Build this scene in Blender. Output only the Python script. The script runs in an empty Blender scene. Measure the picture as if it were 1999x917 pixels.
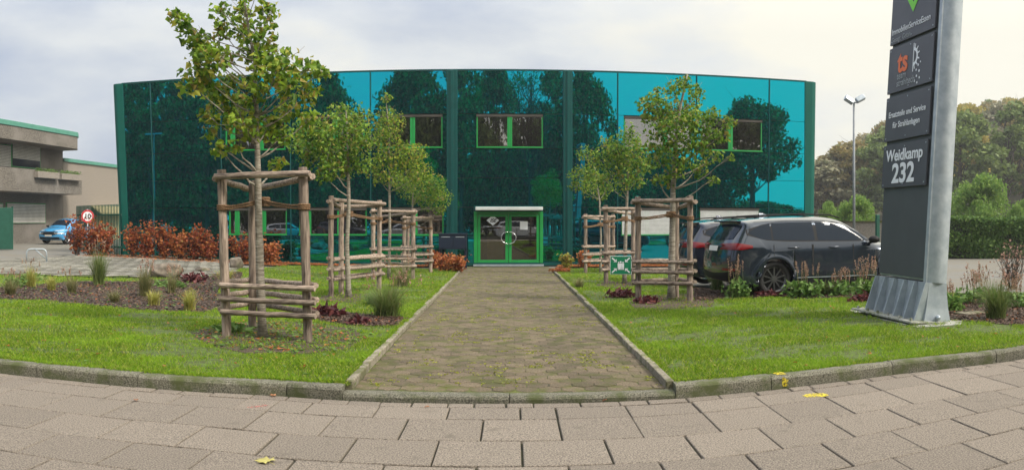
import bpy, bmesh, math, random
import numpy as np
from mathutils import Vector, Matrix
random.seed(7); RNG = np.random.default_rng(7)
PI = math.pi
sc = bpy.context.scene
col = sc.collection
# ---------------------------------------------------------------- camera (cylindrical panorama like the photograph)
EYE = 1.6; F = 1610.0; X0 = 999.5; Y0 = 430.0
cd = bpy.data.cameras.new('camera'); cam = bpy.data.objects.new('camera', cd); col.objects.link(cam)
cam.location = (0, 0, EYE); cam.rotation_euler = (PI/2, 0, 0)
cd.type = 'PANO'; cd.panorama_type = 'CENTRAL_CYLINDRICAL'
cd.central_cylindrical_radius = 1.0
cd.central_cylindrical_range_u_min = -999.5/F; cd.central_cylindrical_range_u_max = 999.5/F
cd.central_cylindrical_range_v_min = -(917-Y0)/F; cd.central_cylindrical_range_v_max = Y0/F
cd.clip_start = 0.05; cd.clip_end = 3000
sc.camera = cam
# ---------------------------------------------------------------- light
SUN_AZ = math.radians(118); SUN_EL = math.radians(46)     # azimuth measured from +Y towards +X
world = bpy.data.worlds.new('World'); sc.world = world; world.use_nodes = True
wt = world.node_tree; wt.nodes.clear()
def N(t, typ, **kw):
    n = t.nodes.new(typ)
    for k, v in kw.items(): setattr(n, k, v)
    return n
wo = N(wt, 'ShaderNodeOutputWorld'); bg1 = N(wt, 'ShaderNodeBackground'); bg2 = N(wt, 'ShaderNodeBackground'); add = N(wt, 'ShaderNodeMixShader')
sky = N(wt, 'ShaderNodeTexSky'); sky.sky_type = 'NISHITA'; sky.sun_disc = False
sky.sun_elevation = SUN_EL; sky.sun_rotation = SUN_AZ; sky.dust_density = 3.0
wt.links.new(sky.outputs[0], bg1.inputs[0]); bg1.inputs[1].default_value = 0.10
tc = N(wt, 'ShaderNodeTexCoord')
mp = N(wt, 'ShaderNodeMapping'); mp.inputs['Scale'].default_value = (1.0, 1.0, 2.6); mp.inputs['Location'].default_value = (0.35, 0.2, 0.1)
wt.links.new(tc.outputs['Generated'], mp.inputs[0])
nz = N(wt, 'ShaderNodeTexNoise'); nz.inputs['Scale'].default_value = 2.4; nz.inputs['Detail'].default_value = 7; nz.inputs['Roughness'].default_value = 0.52
wt.links.new(mp.outputs[0], nz.inputs['Vector'])
sx = N(wt, 'ShaderNodeSeparateXYZ'); wt.links.new(tc.outputs['Generated'], sx.inputs[0])
ma = N(wt, 'ShaderNodeMath', operation='MULTIPLY_ADD'); wt.links.new(sx.outputs['X'], ma.inputs[0]); ma.inputs[1].default_value = 0.26; ma.inputs[2].default_value = 0.115
mb_ = N(wt, 'ShaderNodeMath', operation='ADD'); wt.links.new(nz.outputs['Fac'], mb_.inputs[0]); wt.links.new(ma.outputs[0], mb_.inputs[1])
cr = N(wt, 'ShaderNodeValToRGB'); e = cr.color_ramp.elements
e[0].position = 0.36; e[0].color = (0.38, 0.45, 0.62, 1); e[1].position = 0.72; e[1].color = (1.05, 1.0, 0.84, 1)
x_ = e.new(0.47); x_.color = (0.56, 0.61, 0.70, 1); x_ = e.new(0.58); x_.color = (0.80, 0.82, 0.82, 1)
wt.links.new(mb_.outputs[0], cr.inputs[0])
wt.links.new(cr.outputs[0], bg2.inputs[0])
zr = N(wt, 'ShaderNodeMapRange'); zr.inputs[1].default_value = 0.22; zr.inputs[2].default_value = 1.0; zr.inputs[3].default_value = 0.88; zr.inputs[4].default_value = 2.2   # an overcast sky is brightest overhead
wt.links.new(sx.outputs['Z'], zr.inputs[0]); wt.links.new(zr.outputs[0], bg2.inputs[1])
add.inputs[0].default_value = 0.86
wt.links.new(bg1.outputs[0], add.inputs[1]); wt.links.new(bg2.outputs[0], add.inputs[2]); wt.links.new(add.outputs[0], wo.inputs[0])
sl = bpy.data.lights.new('sun', 'SUN'); sl.energy = 3.1; sl.angle = math.radians(12); sl.color = (1, 0.93, 0.82)
sun = bpy.data.objects.new('sun', sl); col.objects.link(sun)
sun.rotation_euler = Vector((math.sin(SUN_AZ)*math.cos(SUN_EL), math.cos(SUN_AZ)*math.cos(SUN_EL), math.sin(SUN_EL))).to_track_quat('Z', 'Y').to_euler()
sc.view_settings.view_transform = 'Standard'; sc.view_settings.look = 'None'; sc.view_settings.gamma = 1
sc.view_settings.exposure = 0.30; sc.view_settings.use_curve_mapping = False
sc.cycles.max_bounces = 7; sc.cycles.transparent_max_bounces = 8; sc.cycles.caustics_reflective = False; sc.cycles.caustics_refractive = False
sc.cycles.sample_clamp_indirect = 6
# ---------------------------------------------------------------- pixel <-> place helpers
def clamp(a, lo, hi): return max(lo, min(hi, a))
def sstep(a, b, x):
    t = np.clip((x-a)/(b-a), 0, 1); return t*t*(3-2*t)
def gz(X, Y):
    """height of the lawns and the yard: falls gently towards the entrance, level again to the left"""
    X = np.asarray(X, float); Y = np.asarray(Y, float)
    s = np.clip((Y-8.0)/25.0, 0, 1)
    fade = sstep(-20, -5, X)
    return 0.10 - s*(0.35*fade + 0.03*(1-fade))
def g(X, Y): return float(gz(X, Y))
def TH(px): return (px-X0)/F
def at(px, r): t = TH(px); return (r*math.sin(t), r*math.cos(t))
def zat(py, r): return EYE + (Y0-py)/F*r
def GP(px, py, dz=0.0, flat=None):
    """ground point seen at a pixel"""
    t = TH(px); r = (EYE-0.05)*F/max(py-Y0, 1)
    for _ in range(30):
        z = flat if flat is not None else g(r*math.sin(t), r*math.cos(t))
        r = 0.5*r + 0.5*(EYE-z-dz)*F/(py-Y0)
    x, y = at(px, r)
    z = (flat if flat is not None else g(x, y))+dz
    return Vector((x, y, z))
def rad(p): return math.hypot(p[0], p[1])
# ---------------------------------------------------------------- mesh helpers
class MB:
    def __init__(s): s.v = []; s.f = []
    def add(s, vs, fs):
        o = len(s.v); s.v += [tuple(v) for v in vs]; s.f += [tuple(i+o for i in f) for f in fs]; return s
    def box(s, x0, x1, y0, y1, z0, z1, M=None):
        vs = [Vector(p) for p in ((x0,y0,z0),(x1,y0,z0),(x1,y1,z0),(x0,y1,z0),(x0,y0,z1),(x1,y0,z1),(x1,y1,z1),(x0,y1,z1))]
        if M is not None: vs = [M @ v for v in vs]
        return s.add(vs, [(0,3,2,1),(4,5,6,7),(0,1,5,4),(1,2,6,5),(2,3,7,6),(3,0,4,7)])
    def tube(s, pts, rs, n=8, caps=True, flat=1.0):
        pts = [Vector(p) for p in pts]
        if not hasattr(rs, '__len__'): rs = [rs]*len(pts)
        up = None; rings = []
        for i, p in enumerate(pts):
            d = (pts[min(i+1, len(pts)-1)]-pts[max(i-1, 0)])
            if d.length < 1e-9: d = Vector((0,0,1))
            d.normalize()
            if up is None:
                a = Vector((0,0,1)) if abs(d.z) < .9 else Vector((1,0,0))
                u = d.cross(a).normalized()
            else:
                u = (up - d*up.dot(d)).normalized()
            up = u; w = d.cross(u)
            rings.append([p + (u*math.cos(2*PI*k/n) + w*math.sin(2*PI*k/n)*flat)*rs[i] for k in range(n)])
        vs = [v for r in rings for v in r]; fs = []
        for i in range(len(pts)-1):
            for k in range(n):
                a = i*n+k; b = i*n+(k+1) % n; fs.append((a, b, b+n, a+n))
        if caps: fs += [tuple(range(n-1, -1, -1)), tuple((len(pts)-1)*n+k for k in range(n))]
        return s.add(vs, fs)
    def lathe(s, prof, c=(0,0,0), axis='z', n=24):
        vs = []; fs = []
        for (r, h) in prof:
            for k in range(n):
                a = 2*PI*k/n; x, y = r*math.cos(a), r*math.sin(a)
                p = (x, y, h) if axis == 'z' else ((x, h, y) if axis == 'y' else (h, x, y))
                vs.append((c[0]+p[0], c[1]+p[1], c[2]+p[2]))
        for i in range(len(prof)-1):
            for k in range(n):
                a = i*n+k; b = i*n+(k+1) % n; fs.append((a, b, b+n, a+n))
        return s.add(vs, fs)
    def grid(s, fn, nu, nv):
        vs = [fn(i/nu, j/nv) for i in range(nu+1) for j in range(nv+1)]
        fs = [(i*(nv+1)+j, (i+1)*(nv+1)+j, (i+1)*(nv+1)+j+1, i*(nv+1)+j+1) for i in range(nu) for j in range(nv)]
        return s.add(vs, fs)
    def prism(s, poly, z0, z1):
        n = len(poly); vs = [(p[0],p[1],z0) for p in poly]+[(p[0],p[1],z1) for p in poly]
        return s.add(vs, [tuple(range(n-1,-1,-1)), tuple(range(n, 2*n))]+[(i,(i+1)%n,n+(i+1)%n,n+i) for i in range(n)])
    def build(s, name, m, parent=None, smooth=False, bevel=0, fix=True, weld=False):
        me = bpy.data.meshes.new(name); me.from_pydata(s.v, [], s.f)
        if fix or weld:
            bm = bmesh.new(); bm.from_mesh(me)
            if weld: bmesh.ops.remove_doubles(bm, verts=bm.verts, dist=1e-4)
            bmesh.ops.recalc_face_normals(bm, faces=bm.faces); bm.to_mesh(me); bm.free()
        o = bpy.data.objects.new(name, me); col.objects.link(o); me.materials.append(m)
        if smooth: me.polygons.foreach_set('use_smooth', [True]*len(me.polygons))
        if bevel:
            b = o.modifiers.new('bevel', 'BEVEL'); b.width = bevel; b.segments = 2; b.limit_method = 'ANGLE'
        if parent: o.parent = parent
        return o
def fastmesh(name, V, Fa, m, parent=None, smooth=False):
    """V (n,3); Fa (m,k) with one polygon size"""
    me = bpy.data.meshes.new(name); V = np.ascontiguousarray(V, dtype=np.float32); Fa = np.ascontiguousarray(Fa, dtype=np.int32)
    k = Fa.shape[1]; me.vertices.add(len(V)); me.vertices.foreach_set('co', V.ravel())
    me.loops.add(Fa.size); me.loops.foreach_set('vertex_index', Fa.ravel())
    me.polygons.add(len(Fa)); me.polygons.foreach_set('loop_start', np.arange(0, Fa.size, k, dtype=np.int32))
    if smooth: me.polygons.foreach_set('use_smooth', np.ones(len(Fa), dtype=bool))
    me.update(calc_edges=True); me.validate()
    me.materials.append(m); o = bpy.data.objects.new(name, me); col.objects.link(o)
    if parent: o.parent = parent
    return o
def tag(o, label=None, cat=None, group=None, kind=None):
    if label: o['label'] = label
    if cat: o['category'] = cat
    if group: o['group'] = group
    if kind: o['kind'] = kind
    return o
def thing(name, label, cat, loc=(0,0,0), rz=0, group=None):
    o = bpy.data.objects.new(name, None); col.objects.link(o); o.location = loc; o.rotation_euler = (0,0,rz); o.empty_display_size = .3
    return tag(o, label, cat, group)
def copy_tree(o, parent=None):
    c = o.copy(); col.objects.link(c); c.parent = parent
    for ch in o.children: copy_tree(ch, c)
    return c
def struct(o): o['kind'] = 'structure'; return o
# ---------------------------------------------------------------- materials
MATS = {}
def mat(name, c1, c2=None, rough=0.7, metal=0.0, scale=8.0, detail=5, bump=0.0, bscale=None, stretch=(1,1,1), spec=0.5, coat=0.0, c3=None, c3pos=0.7, c3scale=None, island=0.0, lo=0.35, hi=0.65, coord='Object', objrand=0.0):
    m = bpy.data.materials.new(name); m.use_nodes = True; t = m.node_tree; b = t.nodes['Principled BSDF']
    b.inputs['Roughness'].default_value = rough; b.inputs['Metallic'].default_value = metal
    b.inputs['Specular IOR Level'].default_value = spec; b.inputs['Coat Weight'].default_value = coat
    tcn = N(t, 'ShaderNodeTexCoord'); mpn = N(t, 'ShaderNodeMapping'); mpn.inputs['Scale'].default_value = stretch
    t.links.new(tcn.outputs[coord], mpn.inputs[0])
    out = None
    def noise(s, d=detail):
        n = N(t, 'ShaderNodeTexNoise'); n.inputs['Scale'].default_value = s; n.inputs['Detail'].default_value = d; n.inputs['Roughness'].default_value = .6
        t.links.new(mpn.outputs[0], n.inputs['Vector']); return n
    if c2 is None: b.inputs['Base Color'].default_value = (*c1, 1)
    else:
        n = noise(scale); r = N(t, 'ShaderNodeValToRGB'); r.color_ramp.elements[0].position = lo; r.color_ramp.elements[1].position = hi
        r.color_ramp.elements[0].color = (*c1, 1); r.color_ramp.elements[1].color = (*c2, 1)
        t.links.new(n.outputs['Fac'], r.inputs[0]); out = r.outputs[0]
        if c3 is not None:
            n3 = noise(c3scale or scale*.2); r3 = N(t, 'ShaderNodeValToRGB'); r3.color_ramp.elements[0].position = c3pos-.08; r3.color_ramp.elements[1].position = c3pos+.08
            t.links.new(n3.outputs['Fac'], r3.inputs[0]); mx = N(t, 'ShaderNodeMixRGB'); t.links.new(r3.outputs[0], mx.inputs[0]); t.links.new(out, mx.inputs[1]); mx.inputs[2].default_value = (*c3, 1); out = mx.outputs[0]
        if island:
            ge = N(t, 'ShaderNodeNewGeometry'); mr = N(t, 'ShaderNodeMapRange'); mr.inputs[3].default_value = 1-island; mr.inputs[4].default_value = 1+island
            t.links.new(ge.outputs['Random Per Island'], mr.inputs[0]); vm = N(t, 'ShaderNodeVectorMath', operation='SCALE'); t.links.new(out, vm.inputs[0]); t.links.new(mr.outputs[0], vm.inputs['Scale']); out = vm.outputs[0]
        if objrand:
            oi = N(t, 'ShaderNodeObjectInfo'); mr = N(t, 'ShaderNodeMapRange'); mr.inputs[3].default_value = 1-objrand; mr.inputs[4].default_value = 1+objrand
            t.links.new(oi.outputs['Random'], mr.inputs[0]); vm = N(t, 'ShaderNodeVectorMath', operation='SCALE'); t.links.new(out, vm.inputs[0]); t.links.new(mr.outputs[0], vm.inputs['Scale']); out = vm.outputs[0]
        t.links.new(out, b.inputs['Base Color'])
    if bump:
        n = noise(bscale or scale*2, 6); bn = N(t, 'ShaderNodeBump'); bn.inputs['Strength'].default_value = bump; bn.inputs['Distance'].default_value = .02
        t.links.new(n.outputs['Fac'], bn.inputs['Height']); t.links.new(bn.outputs[0], b.inputs['Normal'])
    MATS[name] = m; return m
def leafmat(name, cols, transl=0.45, rough=.5):
    """foliage: colour differs from leaf to leaf; light comes through"""
    m = bpy.data.materials.new(name); m.use_nodes = True; t = m.node_tree; t.nodes.clear()
    o = N(t, 'ShaderNodeOutputMaterial'); ge = N(t, 'ShaderNodeNewGeometry'); r = N(t, 'ShaderNodeValToRGB')
    el = r.color_ramp.elements
    while len(el) < len(cols): el.new(.5)
    for i, c in enumerate(cols): el[i].position = i/(len(cols)-1); el[i].color = (*c, 1)
    t.links.new(ge.outputs['Random Per Island'], r.inputs[0])
    d = N(t, 'ShaderNodeBsdfPrincipled'); d.inputs['Roughness'].default_value = rough; d.inputs['Specular IOR Level'].default_value = .3
    tr = N(t, 'ShaderNodeBsdfTranslucent'); mx = N(t, 'ShaderNodeMixShader'); mx.inputs[0].default_value = transl
    t.links.new(r.outputs[0], d.inputs['Base Color']); t.links.new(r.outputs[0], tr.inputs[0])
    t.links.new(d.outputs[0], mx.inputs[1]); t.links.new(tr.outputs[0], mx.inputs[2]); t.links.new(mx.outputs[0], o.inputs[0])
    return m
M_slab = mat('paving_slab', (.062,.052,.043), (.355,.30,.245), rough=.92, scale=85, detail=3, bump=.9, bscale=110, c3=(.17,.145,.115), c3pos=.68, c3scale=5, island=.10, lo=.30, hi=.62)
M_joint = mat('joint_sand', (.022,.02,.016), (.05,.05,.025), rough=1, scale=8, bump=.4)
M_kerb = mat('kerb_stone', (.045,.044,.033), (.29,.275,.21), rough=.95, scale=75, detail=8, bump=.7, bscale=130, c3=(.085,.10,.035), c3pos=.54, c3scale=3.5, island=.12)
M_edge = mat('edging_stone', (.16,.145,.11), (.34,.30,.23), rough=.95, scale=45, bump=.5, c3=(.12,.12,.055), c3pos=.55, c3scale=5, island=.15)
M_hex = mat('hexagon_paver', (.055,.042,.028), (.20,.155,.10), rough=.95, scale=55, detail=5, bump=.7, c3=(.09,.09,.025), c3pos=.55, c3scale=4, island=.25, lo=.3, hi=.66)
M_moss = mat('moss_joint', (.04,.038,.018), (.11,.13,.02), rough=1, scale=4, bump=.5, c3=(.07,.06,.04), c3pos=.55, c3scale=1.5)
M_asph = mat('asphalt', (.13,.125,.115), (.21,.20,.18), rough=.95, scale=60, bump=.3, c3=(.17,.155,.125), c3pos=.5, c3scale=.5)
M_road = mat('road_asphalt', (.045,.045,.045), (.08,.08,.078), rough=.9, scale=40, bump=.3)
M_soil = mat('soil', (.045,.032,.022), (.12,.085,.055), rough=1, scale=25, bump=1, bscale=60, c3=(.06,.07,.025), c3pos=.62, c3scale=3)
M_mulch = mat('mulch', (.022,.015,.011), (.09,.06,.042), rough=1, scale=45, bump=1, bscale=80)
M_chip = leafmat('bark_chip', [(.03,.018,.013),(.09,.055,.038),(.19,.12,.085),(.06,.035,.025)], transl=0)
M_turf = mat('turf_soil', (.055,.06,.018), (.10,.16,.025), rough=1, scale=12, bump=.6, bscale=70)
M_grass = leafmat('grass_blade', [(.07,.17,.006),(.17,.33,.014),(.38,.48,.035),(.11,.24,.010),(.50,.47,.13)], transl=.4, rough=.6)
def patchy(m, c, s_):
    t = m.node_tree; ramp = [n for n in t.nodes if n.type == 'VALTORGB'][0]; tcn = N(t, 'ShaderNodeTexCoord'); n = N(t, 'ShaderNodeTexNoise'); n.inputs['Scale'].default_value = s_; n.inputs['Detail'].default_value = 4
    t.links.new(tcn.outputs['Object'], n.inputs['Vector']); r = N(t, 'ShaderNodeMapRange'); r.inputs[1].default_value = .45; r.inputs[2].default_value = .68; r.inputs[4].default_value = .6; t.links.new(n.outputs['Fac'], r.inputs[0])
    mx = N(t, 'ShaderNodeMixRGB'); t.links.new(r.outputs[0], mx.inputs[0]); t.links.new(ramp.outputs[0], mx.inputs[1]); mx.inputs[2].default_value = (*c, 1)
    for l in list(t.links):
        if l.from_node == ramp and l.to_node != mx: to = l.to_socket; t.links.remove(l); t.links.new(mx.outputs[0], to)
patchy(M_grass, (.30,.50,.03), .9)
M_weed = leafmat('weed_leaf', [(.08,.17,.03),(.15,.27,.06),(.20,.30,.08)], transl=.35)
M_cob = mat('setts', (.15,.145,.125), (.28,.265,.23), rough=.95, scale=20, bump=.5, island=.3)
def woodmat(name, stretch):
    return mat(name, (.10,.072,.056), (.42,.33,.265), rough=.85, scale=6, detail=7, stretch=stretch, bump=.5, bscale=22, c3=(.055,.038,.03), c3pos=.61, c3scale=5, lo=.3, hi=.62, objrand=.26)
M_woodv = woodmat('weathered_post', (5,5,.55)); M_woodh = woodmat('weathered_rail', (.8,5,5))
M_woodend = mat('log_end', (.14,.09,.06), (.26,.18,.12), scale=30, rough=.9)
M_rope = mat('coir_rope', (.13,.07,.035), (.32,.20,.11), rough=1, scale=60, bump=1, bscale=120)
M_trunkw = mat('wrapped_bark', (.17,.145,.11), (.46,.42,.35), rough=.95, scale=10, stretch=(1,1,9), bump=.8, bscale=12, c3=(.15,.12,.09), c3pos=.6, c3scale=3)
M_bark = mat('bark', (.045,.036,.028), (.13,.105,.08), rough=.95, scale=18, stretch=(1,1,.4), bump=.7)
M_leafA = leafmat('tree_leaf', [(.05,.11,.012),(.12,.24,.02),(.32,.45,.04),(.09,.18,.018),(.24,.38,.035),(.42,.44,.06),(.34,.24,.06)], transl=.42)
M_leafB = leafmat('tree_leaf_dark', [(.04,.10,.014),(.10,.22,.022),(.24,.40,.04),(.07,.16,.02),(.17,.31,.03),(.34,.43,.06),(.30,.22,.06)], transl=.4)
M_leafP = leafmat('pale_leaf', [(.12,.17,.08),(.22,.28,.14),(.32,.36,.20)], transl=.35)
M_copper = leafmat('copper_leaf', [(.16,.03,.02),(.40,.10,.03),(.30,.05,.025),(.58,.24,.06),(.22,.05,.03),(.50,.15,.04)], transl=.4)
M_orange = leafmat('orange_leaf', [(.42,.12,.04),(.55,.22,.06),(.50,.15,.08),(.38,.22,.06)], transl=.4)
M_yellow = leafmat('yellow_leaf', [(.45,.38,.06),(.33,.36,.07),(.5,.30,.08)], transl=.4)
M_dry = leafmat('dry_grass', [(.18,.20,.06),(.30,.27,.12),(.13,.17,.05),(.40,.32,.17)], transl=.35)
M_tuft = leafmat('tuft_grass', [(.09,.16,.035),(.16,.23,.06),(.26,.27,.10)], transl=.35)
M_ytuft = leafmat('yellow_tuft', [(.45,.42,.10),(.35,.38,.08),(.55,.46,.16)], transl=.35)
M_pink = leafmat('seed_head', [(.30,.15,.11),(.42,.26,.20),(.50,.34,.24)], transl=.3)
M_purple = leafmat('purple_leaf', [(.06,.018,.022),(.13,.035,.04),(.20,.06,.055)], transl=.25)
M_wood_far = [leafmat('wood_leaf_green', [(.09,.14,.04),(.17,.24,.06),(.24,.30,.09)], transl=.3),  # hillside foliage: leaf colours lightened to carry part of the distance haze
              leafmat('wood_leaf_gold', [(.34,.28,.05),(.48,.38,.08),(.26,.27,.06)], transl=.3),
              leafmat('wood_leaf_russet', [(.26,.21,.08),(.36,.27,.10),(.20,.22,.07)], transl=.3),
              leafmat('wood_leaf_grey', [(.26,.25,.15),(.34,.31,.20),(.20,.22,.11)], transl=.2)]
M_willow = leafmat('bright_leaf', [(.11,.22,.04),(.19,.33,.06),(.29,.40,.09)], transl=.4)
M_dense = leafmat('street_leaf', [(.02,.045,.012),(.09,.15,.03),(.25,.33,.08)], transl=.3)
M_hedge = leafmat('hedge_leaf', [(.05,.12,.025),(.11,.21,.045),(.18,.28,.06)], transl=.25)
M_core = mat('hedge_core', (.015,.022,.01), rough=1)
# facade glass: coated, mirror-like, turquoise
def glassfacade():
    m = bpy.data.materials.new('turquoise_mirror_glass'); m.use_nodes = True; t = m.node_tree; b = t.nodes['Principled BSDF']
    b.inputs['Base Color'].default_value = (.003,.44,.58,1); b.inputs['Metallic'].default_value = 1; b.inputs['Roughness'].default_value = .012
    tcn = N(t, 'ShaderNodeTexCoord'); n = N(t, 'ShaderNodeTexNoise'); n.inputs['Scale'].default_value = .8; n.inputs['Detail'].default_value = 1
    t.links.new(tcn.outputs['Object'], n.inputs['Vector']); bn = N(t, 'ShaderNodeBump'); bn.inputs['Strength'].default_value = .05; bn.inputs['Distance'].default_value = .02
    t.links.new(n.outputs['Fac'], bn.inputs['Height']); t.links.new(bn.outputs[0], b.inputs['Normal'])
    d = N(t, 'ShaderNodeBsdfDiffuse'); d.inputs[0].default_value = (.002,.035,.032,1)
    mx = N(t, 'ShaderNodeMixShader'); mx.inputs[0].default_value = .15; o = t.nodes['Material Output']
    t.links.new(b.outputs[0], mx.inputs[1]); t.links.new(d.outputs[0], mx.inputs[2]); t.links.new(mx.outputs[0], o.inputs[0])
    return m
M_glass = glassfacade()
def clearpane(name, tint, refl, rc=(1,1,1)):
    m = bpy.data.materials.new(name); m.use_nodes = True; t = m.node_tree; t.nodes.clear(); o = N(t, 'ShaderNodeOutputMaterial')
    tr = N(t, 'ShaderNodeBsdfTransparent'); tr.inputs[0].default_value = (*tint, 1); gl = N(t, 'ShaderNodeBsdfGlossy'); gl.inputs['Roughness'].default_value = .01; gl.inputs['Color'].default_value = (*rc, 1)
    lw = N(t, 'ShaderNodeFresnel'); lw.inputs[0].default_value = 1.5; ad = N(t, 'ShaderNodeMath', operation='ADD'); ad.inputs[1].default_value = refl; ad.use_clamp = True
    t.links.new(lw.outputs[0], ad.inputs[0]); mx = N(t, 'ShaderNodeMixShader'); t.links.new(ad.outputs[0], mx.inputs[0]); t.links.new(tr.outputs[0], mx.inputs[1]); t.links.new(gl.outputs[0], mx.inputs[2]); t.links.new(mx.outputs[0], o.inputs[0])
    return m
M_pane = clearpane('window_glass', (.62,.60,.56), .20)
M_doorpane = clearpane('door_glass', (.60,.60,.56), .12)
M_teal = mat('teal_metal', (.003,.065,.062), (.004,.08,.075), spec=.3, rough=.45, metal=.3, scale=2)
M_tealcol = mat('teal_corner_metal', (.002,.085,.065), (.003,.10,.078), spec=.2, rough=.5, scale=1)
M_green = mat('green_frame', (.012,.25,.055), (.016,.29,.065), rough=.35, scale=3)
M_dgreen = mat('dark_green_metal', (.006,.07,.045), (.01,.09,.06), rough=.45, scale=6)
M_white = mat('white_metal', (.50,.52,.51), (.60,.62,.61), rough=.5, scale=3)
M_room = mat('office_wall', (.22,.17,.12), (.30,.24,.18), rough=.9, scale=1)
M_roomdark = mat('office_dark', (.05,.045,.04), (.08,.07,.06), rough=.9, scale=1)
M_blind = mat('roller_blind', (.45,.38,.30), (.55,.47,.38), rough=.9, scale=2)
M_tube = mat('lamp_white', (.8,.8,.78), rough=.6)
M_tan = mat('lobby_wood', (.38,.24,.09), (.48,.31,.13), rough=.6, scale=2)
M_navy = mat('navy_metal', (.008,.016,.035), (.012,.022,.045), rough=.35, scale=3)
M_steel = mat('galvanised_steel', (.33,.38,.43), (.47,.52,.56), rough=.42, metal=.35, scale=5, detail=7, bump=.05, c3=(.32,.35,.38), c3pos=.66, c3scale=1.5)
M_mast = mat('mast_grey', (.20,.22,.24), (.28,.30,.32), rough=.6, scale=4)
M_plate = mat('base_plate_steel', (.25,.25,.22), (.42,.42,.38), rough=.8, scale=20, c3=(.12,.14,.06), c3pos=.55, c3scale=4)
M_panel = mat('charcoal_panel', (.055,.064,.070), (.065,.075,.082), rough=.5, scale=2)
M_panel2 = mat('slate_panel', (.062,.064,.078), (.072,.076,.092), rough=.45, scale=2)
M_letter = mat('white_letter', (.78,.80,.84), rough=.5)
M_grey_l = mat('grey_letter', (.30,.32,.34), rough=.5)
M_oran_l = mat('orange_letter', (.75,.15,.04), rough=.5)
M_lime_l = mat('lime_mark', (.18,.62,.04), rough=.5)
M_conc = mat('exposed_aggregate', (.06,.054,.047), (.26,.235,.205), rough=.95, scale=14, detail=8, bump=.6, bscale=30, c3=(.22,.20,.18), c3pos=.55, c3scale=.5)
M_concp = mat('pale_render', (.18,.16,.14), (.34,.30,.26), rough=.95, bump=.4, scale=14, c3=(.30,.26,.22), c3pos=.6, c3scale=.4)
M_trim = mat('verdigris_trim', (.06,.24,.18), (.09,.30,.23), rough=.5, scale=3)
M_shut = mat('shutter_slats', (.50,.49,.45), (.60,.59,.55), rough=.6, scale=2)
M_cream = mat('cream_shutter', (.60,.50,.27), (.66,.56,.32), rough=.6, scale=2)
M_dark = mat('black_rubber', (.012,.012,.013), rough=.8)
M_trimblk = mat('black_trim', (.012,.012,.014), rough=.6, spec=.2)
M_alu = mat('dark_alloy', (.16,.16,.17), rough=.35, metal=.8)
M_silver = mat('silver_alloy', (.5,.5,.52), rough=.3, metal=.9)
M_chrome = mat('chrome', (.75,.76,.78), rough=.15, metal=1)
M_red = mat('tail_lamp', (.16,.003,.006), rough=.2)
M_lamp = mat('head_lamp', (.55,.58,.62), rough=.1, coat=1)
M_carglass = mat('car_glass', (.012,.020,.034), rough=.03, spec=.18)
M_pla = mat('number_plate', (.75,.75,.72), rough=.4)
def paint(name, c, met=.4): return mat(name, c, rough=.18, metal=met, coat=1.0)
M_suv = paint('grey_car_paint', (.028,.040,.062), .6); M_suv2 = paint('blue_black_car_paint', (.018,.024,.045), .5)
M_blue = paint('sky_blue_car_paint', (.07,.36,.72), .1); M_whitecar = paint('white_car_paint', (.75,.75,.75), 0); M_silvercar = paint('silver_car_paint', (.45,.47,.5), .5)
M_stone = mat('boulder', (.09,.075,.058), (.26,.215,.17), rough=.95, scale=5, detail=8, bump=1, bscale=9, c3=(.10,.11,.06), c3pos=.6, c3scale=2)
M_ypaint = mat('yellow_spray', (.72,.58,.02), (.62,.50,.05), rough=.9, scale=40)
def sprayed(m, th):
    t = m.node_tree; b = t.nodes['Principled BSDF']; tcn = N(t, 'ShaderNodeTexCoord'); n = N(t, 'ShaderNodeTexNoise'); n.inputs['Scale'].default_value = 38; n.inputs['Detail'].default_value = 6
    t.links.new(tcn.outputs['Object'], n.inputs['Vector']); c = N(t, 'ShaderNodeMapRange'); c.inputs[1].default_value = th-.06; c.inputs[2].default_value = th+.06; t.links.new(n.outputs['Fac'], c.inputs[0]); t.links.new(c.outputs[0], b.inputs['Alpha'])
M_rpaint = mat('red_spray', (.60,.16,.15), (.48,.20,.17), rough=.9, scale=40)
sprayed(M_ypaint, .49); sprayed(M_rpaint, .50)
M_hill = mat('hill_soil', (.06,.055,.03), (.10,.085,.045), rough=1, scale=.3)
M_signgreen = mat('assembly_green', (.005,.19,.09), rough=.4)
M_signred = mat('sign_red', (.55,.03,.04), rough=.4)
# ---------------------------------------------------------------- ground
def sheet(name, pts, zfn, m, step=1.0, kind='structure'):
    bm = bmesh.new(); f = bm.faces.new([bm.verts.new((p[0], p[1], 0)) for p in pts]); bmesh.ops.triangulate(bm, faces=[f])
    xs = [p[0] for p in pts]; ys = [p[1] for p in pts]
    for ax, (a, b) in ((1, (min(ys), max(ys))), (0, (min(xs), max(xs)))):
        st = step if ax else step*2
        k = math.ceil(a/st)*st
        while k < b:
            co = (0, k, 0) if ax else (k, 0, 0); no = (0,1,0) if ax else (1,0,0)
            bmesh.ops.bisect_plane(bm, geom=bm.verts[:]+bm.edges[:]+bm.faces[:], plane_co=co, plane_no=no); k += st
    for v in bm.verts: v.co.z = zfn(v.co.x, v.co.y)
    bmesh.ops.recalc_face_normals(bm, faces=bm.faces)
    me = bpy.data.meshes.new(name); bm.to_mesh(me); bm.free()
    if me.polygons and me.polygons[0].normal.z < 0: me.flip_normals()
    o = bpy.data.objects.new(name, me); col.objects.link(o); me.materials.append(m); o['kind'] = kind; return o
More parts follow.
